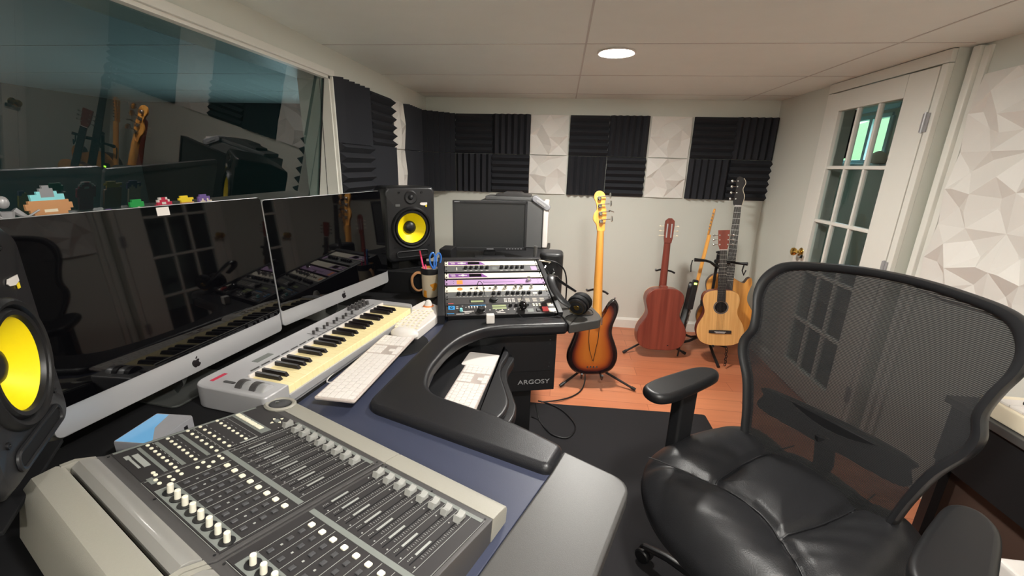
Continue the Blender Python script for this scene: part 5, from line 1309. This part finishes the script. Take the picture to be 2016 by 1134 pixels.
g = G(); g.lathe([(0, 0), (.004, 0), (.004, .008), (.007, .012), (.005, .014), (0, .014)], 14, T=TR(.133, .022, .497)); g.build('strap_button', M['steel'], t)
g = G(); g.tube([(.035, -.006, .33), (.03, -.010, .25), (.012, -.010, .15), (.004, -.004, .095), (.0, -.006, .10), (-.022, -.010, .17), (-.03, -.008, .24), (-.028, -.004, .33)], .0018, 6)
simple('instrument_lead', 'thin dark lead hanging in a loop over the sunburst bass back', 'cable', g, M['rubber']).matrix_world = t.matrix_basis @ TR(0, 0, 0)

# ------------------------------------------------------------------ stands
def single_stand(label, x, y, rz, yoke_z, feet, sp=.11, lean=.10):
    t = thing('guitar_stand', label, 'guitar stand', (x, y, 0), (0, 0, rz), 'black tubular guitar stands')
    g = G(); g.tube([(0, .10+lean, yoke_z), (0, .10, .16), (0, .09, .10)], .009, 10); g.build('post', M['satin'], t)
    g = G(); g.tube(spline([(-.062, .03+lean, yoke_z+.012), (-.052, .05+lean, yoke_z), (0, .10+lean, yoke_z-.002), (.052, .05+lean, yoke_z), (.075, .02+lean, yoke_z-.006)], 5, False), .007, 8); g.build('neck_yoke', M['rubber'], t)
    for s in (-1, 1):
        g = G(); g.tube([(s*.03, .09, .12), (s*.06, .06, .085), (s*.065, -.055, .082), (s*.065, -.075, .12)], .007, 8); g.build('body_arm', M['rubber'], t)
    for f in feet:
        g = G(); g.tube([(0, .09, .12), (f[0], f[1], .012)], .008, 10); lg = g.build('leg', M['satin'], t)
        d = (Vector((f[0], f[1], .012))-Vector((0, .09, .12))).normalized()
        g = G(); g.cyl(Vector((f[0], f[1], .012))-d*.03, Vector((f[0], f[1], .012)), .0115, seg=10); g.build('rubber_foot', M['rubber'], lg)
    return t
single_stand('black guitar stand under the sunburst bass', .262, 2.55, 0, .615, [(.29, -.03), (-.20, -.06), (-.02, .28)])
single_stand('black guitar stand under the classical guitar', .80, 3.13, 0, .66, [(.24, .03), (-.25, -.03), (0, .27)], lean=.02)
t = thing('triple_guitar_stand', 'black multi-guitar stand with three padded yokes in the room corner', 'guitar stand', (1.20, 3.30, 0))
g = G(); g.tube([(.02, 0, .06), (.0, -.04, .40), (-.01, -.06, .80)], .011, 10); g.ell((-.01, -.065, .815), (.022, .012, .012)); g.build('post', M['satin'], t)
for nm, P in (('left', [(-.20, -.14, .765), (-.12, -.14, .762), (-.08, -.12, .75), (-.0, -.06, .70)]), ('mid', [(-.06, -.16, .765), (.0, -.14, .76), (.05, -.15, .755)]), ('right', [(.0, -.06, .70), (.07, -.04, .74), (.14, -.10, .745), (.18, -.13, .75)])):
    g = G(); g.tube(P, [.014]+[.009]*(len(P)-2)+[.013], 10); g.build('yoke_arm', M['rubber'], t)
g = G(); g.tube([(-.21, -.13, .76), (-.215, -.13, .72), (-.21, -.13, .67)], .004, 6); g.tube([(.16, -.12, .74), (.15, -.13, .70), (.165, -.13, .665), (.18, -.12, .70)], .005, 6); g.build('retaining_strap', M['rubber'], t)
for f in ((.02, -.34), (-.17, .06), (.30, .20)):
    g = G(); g.tube([(.02, 0, .14), (f[0]*.6+.01, f[1]*.6, .05), (f[0], f[1], .014)], .011, 10); g.build('leg', M['satin'], t)
g = G(); g.tube([(-.17, -.06, .14), (-.10, -.02, .11), (.02, 0, .12), (.12, -.10, .15), (.18, -.1, .155)], .009, 8); g.tube([(-.17, -.06, .14), (-.185, -.10, .14), (-.17, -.13, .165)], .010, 8); g.tube([(-.04, -.33, .17), (.0, -.2, .145), (.05, -.33, .17)], .009, 8); g.build('body_cradle', M['rubber'], t)
# wireless strap receiver with green light
t = thing('tuner_pedal', 'slim black tuner with a green light clipped beside the electric guitar', 'tuner', (1.0, 3.10, .40), (radians(-6), radians(5), 0))
g = G(); g.prism(rrect(-.020, .020, 0, .225, .010), -.012, .012, .004, T=RX(pi/2)); g.build('housing', M['black'], t)
g = G(); g.box(-.010, .010, -.0135, -.011, .190, .203, .001); g.build('green_light', M['greenled'], t)
g = G(); g.tube([(0, .012, .05), (0, .03, -.1), (.0, .04, -.25), (0, .05, -.39)], .006, 6); g.build('clip_rod', M['black'], t)
# chain-like cable at the triple stand foot
g = G()
for k in range(7): g.tube([(1.262+.006*cos(a)+.004*(k % 2), 2.985-.004*k, .15-k*.019+.012*sin(a)) for a in [2*pi*q/10 for q in range(10)]], .0028, 6, closed=True)
simple('hanging_chain', 'dark looped chain hanging below the small acoustic guitar', 'chain', g, M['rubber'])
# floor cables
g = G(); g.tube(spline([(-.07, 2.28, .016), (.0, 2.26, .014), (.087, 2.19, .013), (.150, 2.06, .013), (.114, 1.95, .013), (.04, 1.95, .013), (-.01, 2.0, .013), (-.05, 2.08, .013), (-.08, 2.12, .10)], 6, False), .0045, 8); simple('floor_cable', 'black cable looped on the floor mat beside the desk', 'cable', g, M['rubber'])
g = G(); g.tube(spline([(-.05, 2.27, .016), (.05, 2.31, .013), (.14, 2.38, .008), (.20, 2.47, .007), (.23, 2.60, .007), (.24, 2.8, .007)], 6, False), .0045, 8); simple('guitar_cable', 'dark cable running across the boards under the bass stand', 'cable', g, M['rubber'])
g = G(); g.box(-.03, -.01, 1.62, 1.66, .008, .13, .003); simple('foot_switch', 'narrow dark upright block standing under the desk edge', 'block', g, M['midgrey'])
g = G(); g.tube(spline([(-.52, 1.15, .7715), (-.66, 1.06, .758), (-.68, 1.14, .757), (-.675, 1.22, .757), (-.69, 1.30, .757)], 6, False), .0018, 6); simple('white_cable', 'short white cable curling beside the desk keyboard', 'cable', g, M['white'])
g = G(); g.prism([(0, 0), (.05, .01), (.045, .05), (-.01, .04)], 0, .001); o = simple('yellow_note', 'small yellow note at the bottom edge on the near desk leaf', 'note', g, M['maple']); o.location = (-.05, .475, .7535)
# ornament on the hall window ledge
g = G(); g.lathe([(0, 0), (.06, 0), (.07, .04), (.05, .09), (.02, .11), (.0, .115)], 20); simple('ledge_ornament', 'small beige rounded ornament on the ledge seen through the door', 'ornament', g, M['cream']).location = (2.93, 4.49, 1.502)
